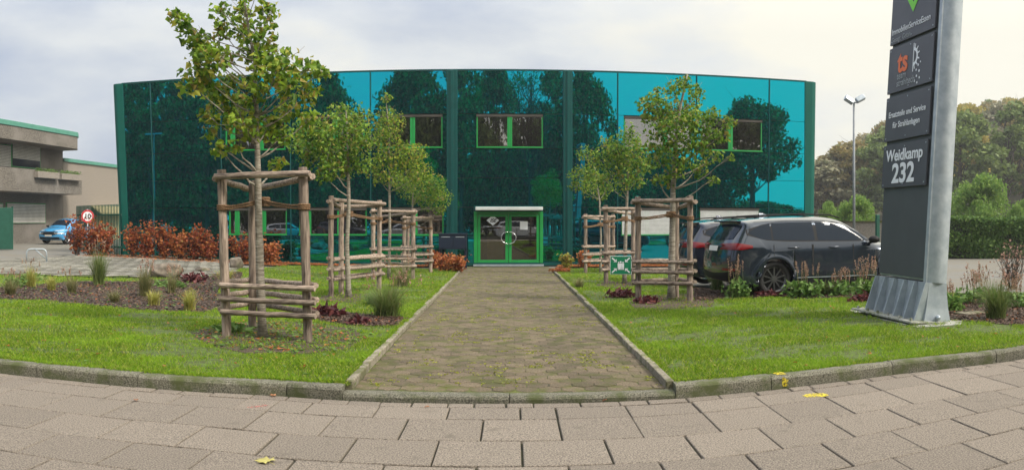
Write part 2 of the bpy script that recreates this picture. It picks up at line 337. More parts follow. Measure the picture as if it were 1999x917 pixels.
# kerb line (foot, on the pavement level z=0)
KF = [(-420, 700)]
KF = [Vector((-16, 6.6, 0)), Vector((-9.5, 6.9, 0))] + [GP(px, py, 0, flat=0) for px, py in ((0,727),(267,754),(557,772),(668,780),(993,786),(1319,777),(1506,759),(1748,729),(1999,700))]
KF += [KF[-1]+Vector((3.0, .9, 0)), KF[-1]+Vector((9, 3.4, 0))]
def kerb_y(X):
    for a, b in zip(KF, KF[1:]):
        if a.x <= X <= b.x: return a.y+(b.y-a.y)*(X-a.x)/(b.x-a.x)
    return 7.0
# base ground to the horizon
def ground_z(X, Y):
    if Y < 11: return -.06 if Y > -1.6 else -.20
    return g(X, Y)-.045
bm_ = MB()
xs = [-430,-300,-120,-60]+[x for x in np.arange(-40, 41, 2.0)]+[60,120,300,430]
ys = [-120,-60,-30,-12,-1.65,-1.55,2,6.4]+[y for y in np.arange(10.9, 44, 1.6)]+[50,60,80,120,300,510]
vs = [(x, y, ground_z(x, y)) for x in xs for y in ys]; ny = len(ys)
bm_.add(vs, [(i*ny+j, (i+1)*ny+j, (i+1)*ny+j+1, i*ny+j+1) for i in range(len(xs)-1) for j in range(ny-1)])
struct(bm_.build('ground', M_asph, smooth=False))
# pavement of individual slabs following the kerb
def slab_box(mb, pts, z0, z1, ch=.006):
    """four-cornered slab with a small chamfer"""
    c = sum((Vector((p[0],p[1],0)) for p in pts), Vector())/len(pts)
    top = [Vector((p[0],p[1],0))+(c-Vector((p[0],p[1],0))).normalized()*ch*1.4 for p in pts]
    n = len(pts); zj = random.uniform(-.0025, .0025); tx, ty = random.uniform(-.004,.004), random.uniform(-.004,.004)
    zz = lambda p: z1+zj+(p[0]-c.x)*tx+(p[1]-c.y)*ty
    vs = [(p[0],p[1],z0) for p in pts]+[(p[0],p[1],zz(p)-ch) for p in pts]+[(p.x,p.y,zz(p)) for p in top]
    fs = [(i,(i+1)%n,n+(i+1)%n,n+i) for i in range(n)]+[(n+i,n+(i+1)%n,2*n+(i+1)%n,2*n+i) for i in range(n)]+[tuple(range(2*n,3*n))]
    mb.add(vs, fs)
pave = MB(); rows = [(.03,.20,.26),(.20,.62,.60),(.62,1.26,.60),(1.26,1.88,.60)]
yy = 1.88
while yy < 8.5: rows.append((yy, yy+.6, .6)); yy += .6
for ri, (a, b, w) in enumerate(rows):
    x = -9.3 + (.3 if ri % 2 else 0)+.07
    while x < 9.5:
        ww = w
        if ri == 1 and random.random() < .25: ww = w/2
        if ri == 0: ww = w*random.uniform(.8, 1.6)
        gp = random.choice([.004,.006,.008,.010]); gy = random.choice([0,.006,.012])
        q = [(x+gp, kerb_y(x)-b+gp+gy), (x+ww-gp, kerb_y(x+ww)-b+gp+gy), (x+ww-gp, kerb_y(x+ww)-a-gp), (x+gp, kerb_y(x)-a-gp)]
        jt = random.uniform(-.003,.003); slab_box(pave, [(p[0]+jt, p[1]) for p in q], -.05, 0)
        x += ww
struct(pave.build('pavement', M_slab, fix=False))
struct(sheet('pavement_bedding', [(-15,-1.4),(15,-1.4),(13,10.5)]+[(p.x, p.y+.02) for p in reversed(KF[1:-1])]+[(-15,6.7)], lambda x, y: -.020, M_joint, step=20))
sheet('road', [(-80,-9.4),(80,-9.4),(80,-1.75),(-80,-1.75)], lambda x, y: -.15, M_road, step=50)
mb = MB(); mb.box(-60, 60, -1.75, -1.6, -.3, .0); mb.box(-60, 60, -9.55, -9.4, -.3, .0); struct(mb.build('road_kerb', M_kerb))
sheet('far_pavement', [(-80,-12.5),(80,-12.5),(80,-9.55),(-80,-9.55)], lambda x, y: -.01, M_slab, step=50)
sheet('far_verge', [(-80,-40),(80,-40),(80,-12.5),(-80,-12.5)], lambda x, y: -.03, M_turf, step=50)
# kerb stones
kb = MB(); KW = .16
def off(i_pt, d):   # point behind the kerb foot line
    return Vector((i_pt.x, i_pt.y+d, 0))
def kerb_run(mb, xa, xb, zt, L=1.0, ph=.0):
    x = xa
    while x < xb-.02:
        x2 = min(x+L, xb)
        a0, a1 = kerb_y(x), kerb_y(x2); e = .004; w = KW+random.uniform(-.006,.006); dz = random.uniform(-.004,.004); s_ = random.uniform(-.006,.006)
        P = lambda xx, yy, z: (xx, yy, z)
        prof = [(0+.0, -.08), (0, zt-.03+dz), (.012, zt-.012+dz), (.03, zt+dz), (w-.01, zt+dz), (w, zt-.01+dz), (w, -.08)]
        vs = []
        nseg = 6
        for k in range(nseg+1):
            xx = x+e+(x2-x-2*e)*k/nseg; base = a0+(a1-a0)*k/nseg+s_
            for q, (d, z) in enumerate(prof): vs.append((xx, base+d+random.uniform(-.0025,.0025), z+random.uniform(-.003,.003)))
        n = len(prof); fs = [(k*n+i, (k+1)*n+i, (k+1)*n+i+1, k*n+i+1) for k in range(nseg) for i in range(n-1)]+[tuple(range(n)), tuple(nseg*n+i for i in range(n-1,-1,-1))]
        mb.add(vs, fs); x = x2
PL, PR = KF[5].x, KF[7].x
for (xa, xb, zt, L) in ((KF[0].x, KF[2].x, .115, 1.0), (KF[2].x-.35, KF[2].x+.0, .115, 1.0)): pass
xk = [-9.4,-8.3,-7.2,-6.1, GP(70,734,0,flat=0).x-.95, GP(75,734,0,flat=0).x, GP(269,754,0,flat=0).x, GP(560,772,0,flat=0).x, PL]
for a, b in zip(xk, xk[1:]): kerb_run(kb, a, b, .115, 5)
for a, b in ((PL, (PL+PR)/2), ((PL+PR)/2, PR)): kerb_run(kb, a, b, .055, 5)
xr = [PR, GP(1506,759,0,flat=0).x, GP(1746,731,0,flat=0).x, GP(1946,707,0,flat=0).x]
for a, b in zip(xr, xr[1:]): kerb_run(kb, a, b, .12, 5)
kerb_run(kb, xr[-1], xr[-1]+7, .12, 1.0)
struct(kb.build('kerb', M_kerb))
# path
PA = [GP(672,752,-.03), GP(905,526,-.03), GP(1075,526,-.03), GP(1316,752,-.03)]
PA[0] = Vector((PL+.05, kerb_y(PL)+KW, 0)); PA[3] = Vector((PR-.05, kerb_y(PR)+KW, 0))
ptop = PA[1].y+1.6
def path_edge(Y, side):
    a, b = (PA[0], PA[1]) if side < 0 else (PA[3], PA[2]); t = (Y-a.y)/(b.y-a.y); return a.x+(b.x-a.x)*min(t, 1.0)
def path_z(X, Y): 
    t = clamp((Y-7.4)/3.0, 0, 1); return g(X, Y)-.045*(1-t)-.03*t
struct(sheet('path_bedding', [(path_edge(7.3,-1)-.03,7.35),(path_edge(7.3,1)+.03,7.35),(path_edge(34,1)+.03,ptop+.8),(path_edge(34,-1)-.03,ptop+.8)], lambda x, y: path_z(x, y)-.006, M_moss, step=1))
hx = MB(); hr = .122; dx = hr*math.sqrt(3); r_ = 0; y = 7.55
while y < ptop:
    x = -2.4 + (dx/2 if r_ % 2 else 0)
    while x < 2.5:
        poly = []
        for k in range(6):
            a = PI/6+k*PI/3; q = (x+(hr-.004)*math.cos(a), y+(hr-.004)*math.sin(a)); poly.append((clamp(q[0], path_edge(q[1],-1)+.01, path_edge(q[1],1)-.01), max(q[1], kerb_y(q[0])+KW+.01)))
        if path_edge(y,-1)-.05 < x < path_edge(y,1)+.05:
            c = path_z(x, y)+random.uniform(-.004,.003); n = 6; ce = Vector((sum(p[0] for p in poly)/6, sum(p[1] for p in poly)/6))
            vs = [(p[0],p[1],c-.03) for p in poly]+[(p[0],p[1],c-.006) for p in poly]+[(p[0]+(ce.x-p[0])*.06, p[1]+(ce.y-p[1])*.06, c) for p in poly]
            hx.add(vs, [(i,(i+1)%n,n+(i+1)%n,n+i) for i in range(n)]+[(n+i,n+(i+1)%n,2*n+(i+1)%n,2*n+i) for i in range(n)]+[tuple(range(2*n,3*n))])
        x += dx
    y += hr*1.5; r_ += 1
struct(hx.build('path', M_hex, fix=False))
eb = MB()
for side in (-1, 1):
    y = 7.42
    while y < PA[1].y:
        y2 = y+1.0; xa, xb = path_edge(y, side), path_edge(y2, side); w = .075*side; dz = random.uniform(-.01,.01); j = random.uniform(-.01,.01)
        poly = [(xa+j, y+.005), (xb+j, y2-.005), (xb+w+j, y2-.005), (xa+w+j, y+.005)]
        zz = g(0, y)+.032+dz; zz2 = g(0, y2)+.032+dz
        vs = [(p[0],p[1],-.5) for p in poly]+[(p[0],p[1],z) for p, z in zip(poly,(zz,zz2,zz2,zz))]
        eb.add(vs, [(0,1,2,3),(4,5,6,7),(0,1,5,4),(1,2,6,5),(2,3,7,6),(3,0,4,7)]); y = y2
struct(eb.build('path_edging', M_edge, bevel=.01))
# lawns and beds (built as sheets a few millimetres above each other)
def px(*pp, dz=0): return [GP(a, b, dz) for a, b in pp]
def kback(xa, xb, n=14): return [Vector((xa+(xb-xa)*i/n, kerb_y(xa+(xb-xa)*i/n)+KW, 0)) for i in range(n+1)]
LL = kback(-9.3, PL-.02)+[Vector((path_edge(8,-1)-.08, 8, 0)), Vector((PA[1].x-.08, PA[1].y, 0))]+px((860,527),(640,519),(560,519),(470,524),(440,545),(300,543),(130,541),(0,537))+[Vector((-13,15,0))]
LR = kback(PR+.02, 12.5)+[Vector((15,14.5,0))]+px((1999,573),(1850,571),(1700,571),(1560,573),(1420,575),(1352,560),(1340,528),(1200,524))+[Vector((PA[2].x+.08, PA[2].y, 0)), Vector((path_edge(8,1)+.08, 8, 0))]
lz = lambda d: (lambda x, y: g(x, y)+d)
sheet('lawn_left', LL, lz(0), M_turf, step=.8); sheet('lawn_right', LR, lz(0), M_turf, step=.8)
B1 = px((-60,566),(60,556),(160,549),(260,550),(330,545),(425,528),(475,532),(470,545),(430,556),(425,575),(438,600),(400,611),(300,607),(180,597),(90,588),(0,584),(-60,584))
B2 = px((592,606),(640,603),(700,614),(765,618),(800,622),(778,638),(700,636),(640,630),(596,622))
B3 = px((1352,562),(1420,566),(1560,563),(1706,560),(1704,580),(1600,582),(1500,581),(1420,586),(1356,588))
B4 = px((1835,590),(1900,586),(1999,584),(2060,582),(2060,640),(1999,637),(1900,628),(1838,624))
S1 = px((372,648),(440,632),(520,628),(600,630),(690,642),(716,662),(680,682),(580,692),(480,690),(400,672))
S2 = px((1226,590),(1260,577),(1340,574),(1400,580),(1390,598),(1300,604),(1240,604))
S3 = px((1160,556),(1190,549),(1240,549),(1255,558),(1200,564))
S5 = px((610,583),(650,574),(720,573),(740,584),(690,590),(630,590))
S4 = px((1655,606),(1700,596),(1790,600),(1880,622),(1876,634),(1790,640),(1720,624))
B5 = px((1085,580),(1205,566),(1240,572),(1215,586),(1140,592))
for nm, P_, m_ in (('planting_bed', B1, M_mulch), ('planting_bed', B2, M_mulch), ('planting_bed', B3, M_mulch), ('planting_bed', B4, M_mulch), ('soil_patch', S1, M_soil), ('soil_patch', S2, M_soil), ('soil_patch', S3, M_soil), ('soil_patch', S5, M_soil), ('concrete_footing', S4, M_plate)):
    sheet(nm, P_, lz(.006), m_, step=.6)
# sett parking area on the left
CO = px((-60,512),(60,504),(160,498),(300,500),(440,508),(452,530),(400,541),(200,540),(60,536),(-60,538))
sheet('parking_bedding', CO, lz(.002), M_turf, step=2)
def inpoly(P_, X, Y):
    X = np.asarray(X); Y = np.asarray(Y); r = np.zeros(X.shape, bool); n = len(P_)
    for i in range(n):
        x1, y1 = P_[i][0], P_[i][1]; x2, y2 = P_[(i+1)%n][0], P_[(i+1)%n][1]
        if y1 == y2: continue
        c = ((y1 > Y) != (y2 > Y)) & (X < (x2-x1)*(Y-y1)/(y2-y1)+x1); r ^= c
    return r
cb = MB(); cxs = [p[0] for p in CO]; cys = [p[1] for p in CO]
a_ = math.radians(-24); ca, sa = math.cos(a_), math.sin(a_)
for i in range(-110, 130):
    for j in range(-40, 140):
        u, v = i*.62, j*.62; X = -10+u*ca-v*sa; Y = 18+u*sa+v*ca
        if min(cxs) < X < max(cxs) and min(cys) < Y < max(cys) and bool(inpoly(CO, X, Y)):
            hw, hh = .19, .312; P4 = [(X+a*ca-b*sa, Y+a*sa+b*ca) for a, b in ((-hw,-hh),(hw,-hh),(hw,hh),(-hw,hh))]
            z = g(X, Y)+.03; cb.add([(p[0],p[1],z-.02) for p in P4]+[(p[0],p[1],z) for p in P4], [(4,5,6,7),(0,1,5,4),(1,2,6,5),(2,3,7,6),(3,0,4,7)])
struct(cb.build('parking_setts', M_cob, fix=False))
def RF(a, k, dz=0):
    r = D_*math.cos(0)/math.cos(TH(a)-PHI_)*k; x, y = at(a, r); return Vector((x, y, g(x, y)+dz))
D_ = 33.8; PHI_ = (935-X0)/F
B6 = [RF(a, .925) for a in (150, 250, 350, 450, 560)]+[RF(a, .995) for a in (560, 450, 350, 250, 190)]
B7 = [RF(a, .965) for a in (560, 700, 800, 900)]+[RF(a, .999) for a in (900, 800, 700, 560)]
B8 = [RF(a, .955) for a in (1090, 1180, 1260, 1340)]+[RF(a, .999) for a in (1340, 1260, 1180, 1090)]
for P_ in (B6, B7, B8): sheet('planting_bed', P_, lz(.010), M_mulch, step=1)
# ---------------------------------------------------------------- grass blades
def scatter_poly(P_, dens_fn, n):
    xs = [p[0] for p in P_]; ys = [p[1] for p in P_]
    X = RNG.uniform(min(xs), max(xs), n); Y = RNG.uniform(min(ys), max(ys), n)
    m = inpoly(P_, X, Y); R = np.hypot(X, Y); th = np.arctan2(X, Y)
    m &= (np.abs(th) < .66) & (RNG.random(n) < dens_fn(R)); return X[m], Y[m]
def blades(X, Y, h, w, lean=.6):
    n = len(X); a = RNG.uniform(0, 2*PI, n); b = RNG.uniform(0, 2*PI, n); Z = gz(X, Y); L = RNG.uniform(.1, lean, n)*h
    dx, dy = np.cos(a)*w/2, np.sin(a)*w/2; lx, ly = np.cos(b)*L, np.sin(b)*L
    V = np.stack([np.stack([X-dx, Y-dy, Z-.005], 1), np.stack([X+dx, Y+dy, Z-.005], 1), np.stack([X+dx*.7+lx*.45, Y+dy*.7+ly*.45, Z+h*.6], 1), np.stack([X-dx*.2+lx, Y-dy*.2+ly, Z+h*.95], 1)], 1).reshape(-1, 3)
    return V, np.arange(4*n).reshape(-1, 4)
beds = [B1, B2, B3, B4]; soils = [S1, S2, S3, S4, S5, B5]
def lownoise(X, Y, s, seed):
    r = np.random.default_rng(seed); out = np.zeros_like(X)
    for k in range(9):
        f = s*(1+k*.55); a = r.uniform(0, 2*PI); out += np.sin(f*(X*math.cos(a)+Y*math.sin(a))+r.uniform(0, 6.28))/(1+k*.35)
    return out/3.2
for nm, P_ in (('lawn_grass', LL), ('lawn_grass', LR)):
    dens = lambda R: np.clip((8.5/R)**2.0, .05, 1)
    X, Y = scatter_poly(P_, dens, 1700000)
    keep = np.ones(len(X), bool)
    for b_ in beds: keep &= ~inpoly(b_, X, Y)
    for b_ in soils: keep &= ~(inpoly(b_, X, Y) & (RNG.random(len(X)) < .80))
    nz_ = lownoise(X, Y, 2.1, 3)
    keep &= RNG.random(len(X)) < np.clip(.66+1.0*nz_+.7*lownoise(X, Y, 6.5, 8), .05, 1)
    X, Y = X[keep], Y[keep]; R = np.hypot(X, Y); nz_ = nz_[keep]
    h = RNG.uniform(.018, .046, len(X))*(1+.35*np.clip(nz_, -1, 1))*np.clip(R/11, 1, 1.4); w = .0042*np.clip(R/7.5, 1, 3.2)
    # longer clumps and growth over the kerb and the path edging
    lx, ly_g = scatter_poly(P_, lambda R: np.clip((9/R)**1.6, .06, 1), 5200)
    kl = np.ones(len(lx), bool)
    for b_ in beds: kl &= ~inpoly(b_, lx, ly_g)
    lx, ly_g = lx[kl], ly_g[kl]
    ex = np.linspace(P_[0][0], P_[14][0], 900)+RNG.normal(0, .03, 900); ey = np.array([kerb_y(q) for q in ex])+KW+RNG.uniform(-.015, .05, 900)
    sd = -1 if P_ is LL else 1; qy = RNG.uniform(8, 26, 900); qx = np.array([path_edge(q, sd) for q in qy])+sd*(.085+RNG.uniform(-.02, .05, 900))
    lx = np.concatenate([lx, ex, qx]); ly_g = np.concatenate([ly_g, ey, qy]); nb = 13
    cx = np.repeat(lx, nb)+RNG.normal(0, .022, len(lx)*nb); cy = np.repeat(ly_g, nb)+RNG.normal(0, .022, len(lx)*nb); Rc = np.hypot(cx, cy)
    X = np.concatenate([X, cx]); Y = np.concatenate([Y, cy]); h = np.concatenate([h, np.repeat(RNG.uniform(.025, .06, len(lx)), nb)*RNG.uniform(.6, 1.1, len(cx))]); w = np.concatenate([w, .005*np.clip(Rc/8, 1, 2.6)])
    V, Fa = blades(X, Y, h, w, lean=1.1); o = fastmesh(nm, V, Fa, M_grass); tag(o, None, None, None, 'stuff')
    o['label'] = 'short bright green lawn left of the path' if P_ is LL else 'short bright green lawn right of the path'; o['category'] = 'grass'
def leaves(C, size, droop=.5, rng=RNG, aspect=.8, fold=.25):
    """C (n,3) -> folded lobed leaves"""
    n = len(C); s = size*rng.uniform(.5, 1.4, n)[:, None]
    d = rng.normal(size=(n, 3)); d[:, 2] = d[:, 2]*.5-droop; d /= np.linalg.norm(d, axis=1)[:, None]
    a = rng.normal(size=(n, 3)); u = np.cross(d, a); u /= np.linalg.norm(u, axis=1)[:, None]; w = np.cross(d, u)
    def P(al, ac, up): return C + d*s*al + u*s*ac*aspect + w*s*up
    V = np.stack([P(0,0,0), P(.30,.52,fold), P(.62,.26,fold*.5), P(1,0,-.12), P(.62,-.26,fold*.5), P(.30,-.52,fold)], 1).reshape(-1, 3)
    b = np.arange(n)[:, None]*6; Fa = np.concatenate([b+np.array([[0,1,2,3]]), b+np.array([[0,3,4,5]])]).reshape(-1, 4)
    return V, Fa
def quads(C, size, rng=RNG):
    n = len(C); d = rng.normal(size=(n, 3)); d /= np.linalg.norm(d, axis=1)[:, None]; a = rng.normal(size=(n, 3)); u = np.cross(d, a); u /= np.linalg.norm(u, axis=1)[:, None]
    s = size*rng.uniform(.6, 1.3, n)[:, None]
    V = np.stack([C-d*s*.5, C+u*s*.32, C+d*s*.5, C-u*s*.32], 1).reshape(-1, 3); return V, np.arange(4*n).reshape(-1, 4)
# weeds, leaf litter and bark chips
def flat_scatter(P_, n, size, m, nm, label, cat, up=.02, droop=.1, avoid=()):
    X, Y = scatter_poly(P_, lambda R: np.ones_like(R), n)
    keep = np.ones(len(X), bool)
    for b_ in avoid: keep &= ~inpoly(b_, X, Y)
    X, Y = X[keep], Y[keep]
    C = np.stack([X, Y, gz(X, Y)+RNG.uniform(.008, up, len(X))], 1)
    if len(C) == 0: return
    V, Fa = leaves(C, size, droop=droop); Z = gz(V[:, 0], V[:, 1]); V[:, 2] = np.maximum(V[:, 2]*.45+.55*(Z+.012), Z+.008)
    o = fastmesh(nm, V, Fa, m); o['kind'] = 'stuff'; o['label'] = label; o['category'] = cat
flat_scatter(B1, 26000, .05, M_chip, 'bark_mulch', 'dark bark mulch in the long bed left of the nearest tree', 'mulch', .03)
flat_scatter(B2, 9000, .045, M_chip, 'bark_mulch', 'dark bark mulch in the narrow bed beside the path', 'mulch', .03)
flat_scatter(B3, 9000, .05, M_chip, 'bark_mulch', 'dark bark mulch under the plants beside the parked cars', 'mulch', .03)
flat_scatter(B4, 16000, .045, M_chip, 'bark_mulch', 'dark bark mulch right of the steel sign pylon', 'mulch', .03)
for P_, w_ in ((B6, 'red leaf litter under the row of copper shrubs'), (B8, 'orange leaf litter under the shrubs right of the entrance'), (B7, 'orange leaf litter along the glass wall left of the entrance')): flat_scatter(P_, 5200, .10, M_orange, 'leaf_litter', w_, 'leaves', .06)
flat_scatter(B1, 700, .05, M_orange, 'leaf_litter', 'dry leaves scattered over the long mulch bed', 'leaves', .05)
flat_scatter(B1, 900, .07, M_weed, 'weeds', 'small green weeds growing in the long mulch bed', 'weeds', .06)
flat_scatter(B2, 160, .05, M_orange, 'leaf_litter', 'dry leaves in the narrow mulch bed beside the path', 'leaves', .05)
flat_scatter(B4, 260, .05, M_orange, 'leaf_litter', 'dry leaves in the mulch right of the pylon', 'leaves', .05)
flat_scatter(S1, 300, .055, M_orange, 'leaf_litter', 'dry leaves on the soil round the nearest tree', 'leaves', .05)
flat_scatter(S1, 700, .07, M_weed, 'weeds', 'flat green weeds on the soil round the nearest tree', 'weeds', .05)
flat_scatter(LL, 900, .08, M_weed, 'weeds', 'broad leaved weeds in the lawn left of the path', 'weeds', .05, avoid=beds)
flat_scatter(LL, 1300, .055, M_orange, 'leaf_litter', 'dry brown leaves lying on the left lawn', 'leaves', .05)
flat_scatter(LR, 700, .05, M_orange, 'leaf_litter', 'dry brown leaves lying on the right lawn', 'leaves', .05)
X = RNG.uniform(-2, 2, 5200); Y = RNG.uniform(7.6, 30, 5200); k_ = (lownoise(X, Y, 3, 9) > .1) & (RNG.random(5200) < np.clip((12/Y)**1.2, .1, 1))
X, Y = X[k_], Y[k_]; yl = np.array([path_edge(a, -1)+.02 for a in Y]); yr = np.array([path_edge(a, 1)-.02 for a in Y]); k_ = (X > yl) & (X < yr); X, Y = X[k_], Y[k_]
# moss tufts sit in the joints: snap to the nearest hexagon corner
rr = np.round((Y-7.55-hr)/(hr*1.5)); Y = 7.55+rr*hr*1.5+hr*RNG.choice([.5, 1.0], len(Y)); 
Z = np.array([path_z(a, b) for a, b in zip(X, Y)]); C = np.repeat(np.stack([X, Y, Z+.002], 1), 9, 0)+RNG.normal(0, .016, (len(X)*9, 3))*np.array([1.2, 1, .12])
V, Fa = quads(C, .022); V[:, 2] = np.maximum(V[:, 2], np.repeat(C[:, 2], 4)-.002); o = fastmesh('moss', V, Fa, leafmat('moss_green', [(.30,.34,.02),(.22,.25,.02),(.40,.40,.04)], .2)); o['kind'] = 'stuff'; o['label'] = 'yellow green moss tufts in the joints of the hexagon path'; o['category'] = 'moss'
# ================================================================= glass office building
PHI = (935-X0)/F; D = 33.8
bx_, by_ = D*math.sin(PHI), D*math.cos(PHI); GB = -.25
bld = thing('office_building', 'wide two storey office building clad in turquoise mirror glass with green window frames', 'building', (bx_, by_, 0), -PHI)
def S(p): return D*math.tan(TH(p)-PHI)
def ZF(p, py): return EYE+(Y0-py)/F*D/math.cos(TH(p)-PHI)
ZR = [7.74, 5.97, 4.55, 3.34, 2.14, .96, GB]       # row lines
# mullions: pixel x at the top and at y=450
mull = [(236,247),(293,303),(430,434),(566,568),(723,724),(882,882),(1108,1107),(1206,1205),(1360,1359),(1502,1499),(1574,1572)]
def SM(i, z):
    a, b = mull[i]; t = (7.74-z)/(7.74-.5); return S(a+(b-a)*t)
wins_up = {2:(440,557), 3:(584,712), 4:(742,864), 5:(930,1060), 7:(1218,1352), 8:(1368,1488)}
wins_lo = {2:(447,560), 3:(584,716), 4:(742,866), 7:(1213,1312), 8:(1366,1482)}
def panel(sa, sb, sc_, sd, z1, z0):   # sa,sb at top left/right ; sd,sc at the bottom
    e = .008; y = 0; j = random.uniform(-.002, .002)
    m_ = MB(); vs = [(sa+e, y, z1-e), (sb-e, y+j, z1-e), (sc_-e, y+j, z0+e), (sd+e, y, z0+e)]; vs += [(v[0], .05, v[2]) for v in vs]
    m_.add(vs, [(0,1,2,3),(4,7,6,5),(0,4,5,1),(1,5,6,2),(2,6,7,3),(3,7,4,0)]); m_.build('glass_panel', M_glass, bld)
for i in range(len(mull)-1):
    for r in range(6):
        z1, z0 = ZR[r], ZR[r+1]; sa, sb, sc2, sd = SM(i, z1), SM(i+1, z1), SM(i+1, z0), SM(i, z0)
        w = wins_up.get(i) if r == 1 else (wins_lo.get(i) if r == 4 else None)
        if i == 5 and r >= 4:
            if r == 4:
                panel(sa, S(925), S(925), sd, z1, GB); panel(S(1060), sb, sc2, S(1060), z1, GB)
            continue
        if w:
            wl, wr = S(w[0]), S(w[1]); panel(sa, wl, wl, sd, z1, z0); panel(wr, sb, sc2, wr, z1, z0)
        else: panel(sa, sb, sc2, sd, z1, z0)
for i, (a, b) in enumerate(mull[1:-1], 1):
    if i in (5, 6): continue
    MB().tube([(SM(i, 7.7), -.02, 7.72), (SM(i, GB), -.02, GB)], .028, n=4).build('mullion', M_teal, bld)
for (i, lo_, hi_) in ((5, 872, 893), (6, 1099, 1117)):
    m_ = MB(); m_.box(S(lo_), S(hi_), -.13, .04, GB, 7.76); m_.box(S(lo_)+.14, S(hi_)-.14, -.17, -.131, GB, 7.75)
    m_.build('pilaster', M_teal, bld, bevel=.02)
# rounded corner columns
for tb, sgn in (((217,240,231,251), -1), ((1571,1597,1570,1592), 1)):
    a0, a1, b0, b1 = tb; m_ = MB(); ring = []
    for z, (pl, pr) in ((7.78, (a0, a1)), (ZF((b0+b1)/2, 450), (b0, b1)), (GB, (b0+1, b1+1))):
        sl_, sr_ = S(pl), S(pr); w = sr_-sl_; pts = []
        prof = [(0,0),(.55,0),(.8,.12),(.95,.35),(1,.7),(1,1.6),(0,1.6)] if sgn > 0 else [(1,0),(.45,0),(.2,.12),(.05,.35),(0,.7),(0,1.6),(1,1.6)]
        ring.append([(sl_+w*u, -.04+v*w, z) for u, v in prof])
    vs = [p for r in ring for p in r]; n = len(ring[0])
    m_.add(vs, [(k*n+i, k*n+(i+1)%n, (k+1)*n+(i+1)%n, (k+1)*n+i) for k in range(2) for i in range(n)]+[tuple(range(n))]); m_.build('corner_column', M_tealcol, bld, bevel=.015)
sL, sR = S(222), S(1593)
m_ = MB(); m_.box(sL+.1, sR-.1, .055, .20, 7.60, 7.70); m_.box(sL+.3, sL+.45, .9, 18, GB, 7.6); m_.box(sR-.45, sR-.3, .9, 18, GB, 7.6); m_.box(sL+.3, sR-.3, 18, 18.15, GB, 7.6); m_.build('outer_wall', M_teal, bld)
m_ = MB(); m_.box(sL+.2, sR-.2, .22, 18, 7.45, 7.58); m_.build('roof', M_roomdark, bld)
m_ = MB(); m_.box(S(238), S(1574), -.03, .22, 7.745, 7.80); m_.build('parapet_cap', M_teal, bld)
m_ = MB(); m_.box(sL+.5, sR-.5, 3.2, 3.3, GB, 7.4); m_.build('inner_wall', M_room, bld)
m_ = MB(); m_.box(sL+.5, sR-.5, .1, 3.2, GB-.02, GB); m_.box(sL+.5, sR-.5, .1, 3.2, 3.5, 3.6); m_.build('inner_floor', M_roomdark, bld)
m_ = MB(); m_.box(S(240), S(1572), -.06, -.001, GB, GB+.12); m_.build('plinth', M_teal, bld)
def window(sl_, sr_, z1, z0, split, thick=.05, blinds=None, sillg=True, shutter=None):
    fr = MB(); y0, y1 = .02, .14; T = .055
    fr.box(sl_, sl_+T, y0, y1, z0, z1-.1); fr.box(sr_-T, sr_, y0, y1, z0, z1-.1); fr.box(sl_+T, sr_-T, y0, y1, z0, z0+.05); 
    edges = [sl_]+[sl_+(sr_-sl_)*q for q in split]+[sr_]
    for e_ in edges[1:-1]:
        fr.box(e_-.10, e_-.004, y0-.01, y1, z0+.05, z1-.1); fr.box(e_+.004, e_+.10, y0-.01, y1, z0+.05, z1-.1)
    fo = fr.build('window', M_green, bld, bevel=.006)
    MB().box(sl_, sr_, -.015, .16, z1-.1, z1-.008).build('lintel_shade', M_roomdark, fo)  # dark strip at the window head, painted as the shadow of the recess
    if sillg: MB().box(sl_-.01, sr_+.01, -.05, .02, z0-.012, z0+.03).build('sill', M_green, fo)
    for k in range(len(edges)-1):
        a = edges[k]+(.10 if k else T); b = edges[k+1]-(.10 if k < len(edges)-2 else T)
        MB().box(a, b, .075, .09, z0+.05, z1-.1).build('pane', M_pane, fo)
    if blinds:
        for (q0, q1, zz, mm) in blinds:
            MB().box(sl_+(sr_-sl_)*q0, sl_+(sr_-sl_)*q1, .18, .2, zz, z1-.1).build('blind', mm, fo)
    if shutter:
        sh = MB(); z = z1-.1
        while z > z0+.03:
            sh.box(sl_+.03, sr_-.03, .0, .016, z-.052, z-.006); z -= .055
        sh.build('roller_shutter', M_white, fo)
    return fo
for i, (a, b) in wins_up.items():
    z1, z0 = ZR[1]-.02, ZR[2]+.03
    if i == 5: window(S(a), S(b), z1, z0, [.5])
    elif i == 2: window(S(a), S(b), z1, z0, [.12,.6], blinds=[(.2,.56,z0+.1,M_blind)])
    elif i == 3: window(S(a), S(b), z1, z0, [.1,.55])
    elif i == 4: window(S(a), S(b), z1, z0, [.52], blinds=[(.2,.47,z0+.75,M_room)])
    elif i == 7: window(S(a), S(b), z1, z0, [.6], blinds=[(.0,.56,z0+.25,M_blind)])
    else: window(S(a), S(b), z1, z0, [.48], blinds=[(.62,.98,z0+.05,M_blind)])
for i, (a, b) in wins_lo.items():
    z1, z0 = ZR[4]-.02, ZR[5]+.02
    if i >= 7: window(S(a), S(b), z1, z0, [.5], shutter=True)
    else: window(S(a), S(b), z1, z0, [.14,.6] if i != 4 else [.55])
# office details seen through the upper windows
m_ = MB()
for k in range(3): m_.box(S(1222), S(1440), 1.2+.55*k, 1.26+.55*k, 5.62, 5.66)
m_.build('ceiling_lamp', M_tube, bld)
m_ = MB(); m_.box(S(946), S(985), .5, .9, ZR[2]+.05, ZR[2]+.42); m_.build('carton', M_tan, bld)
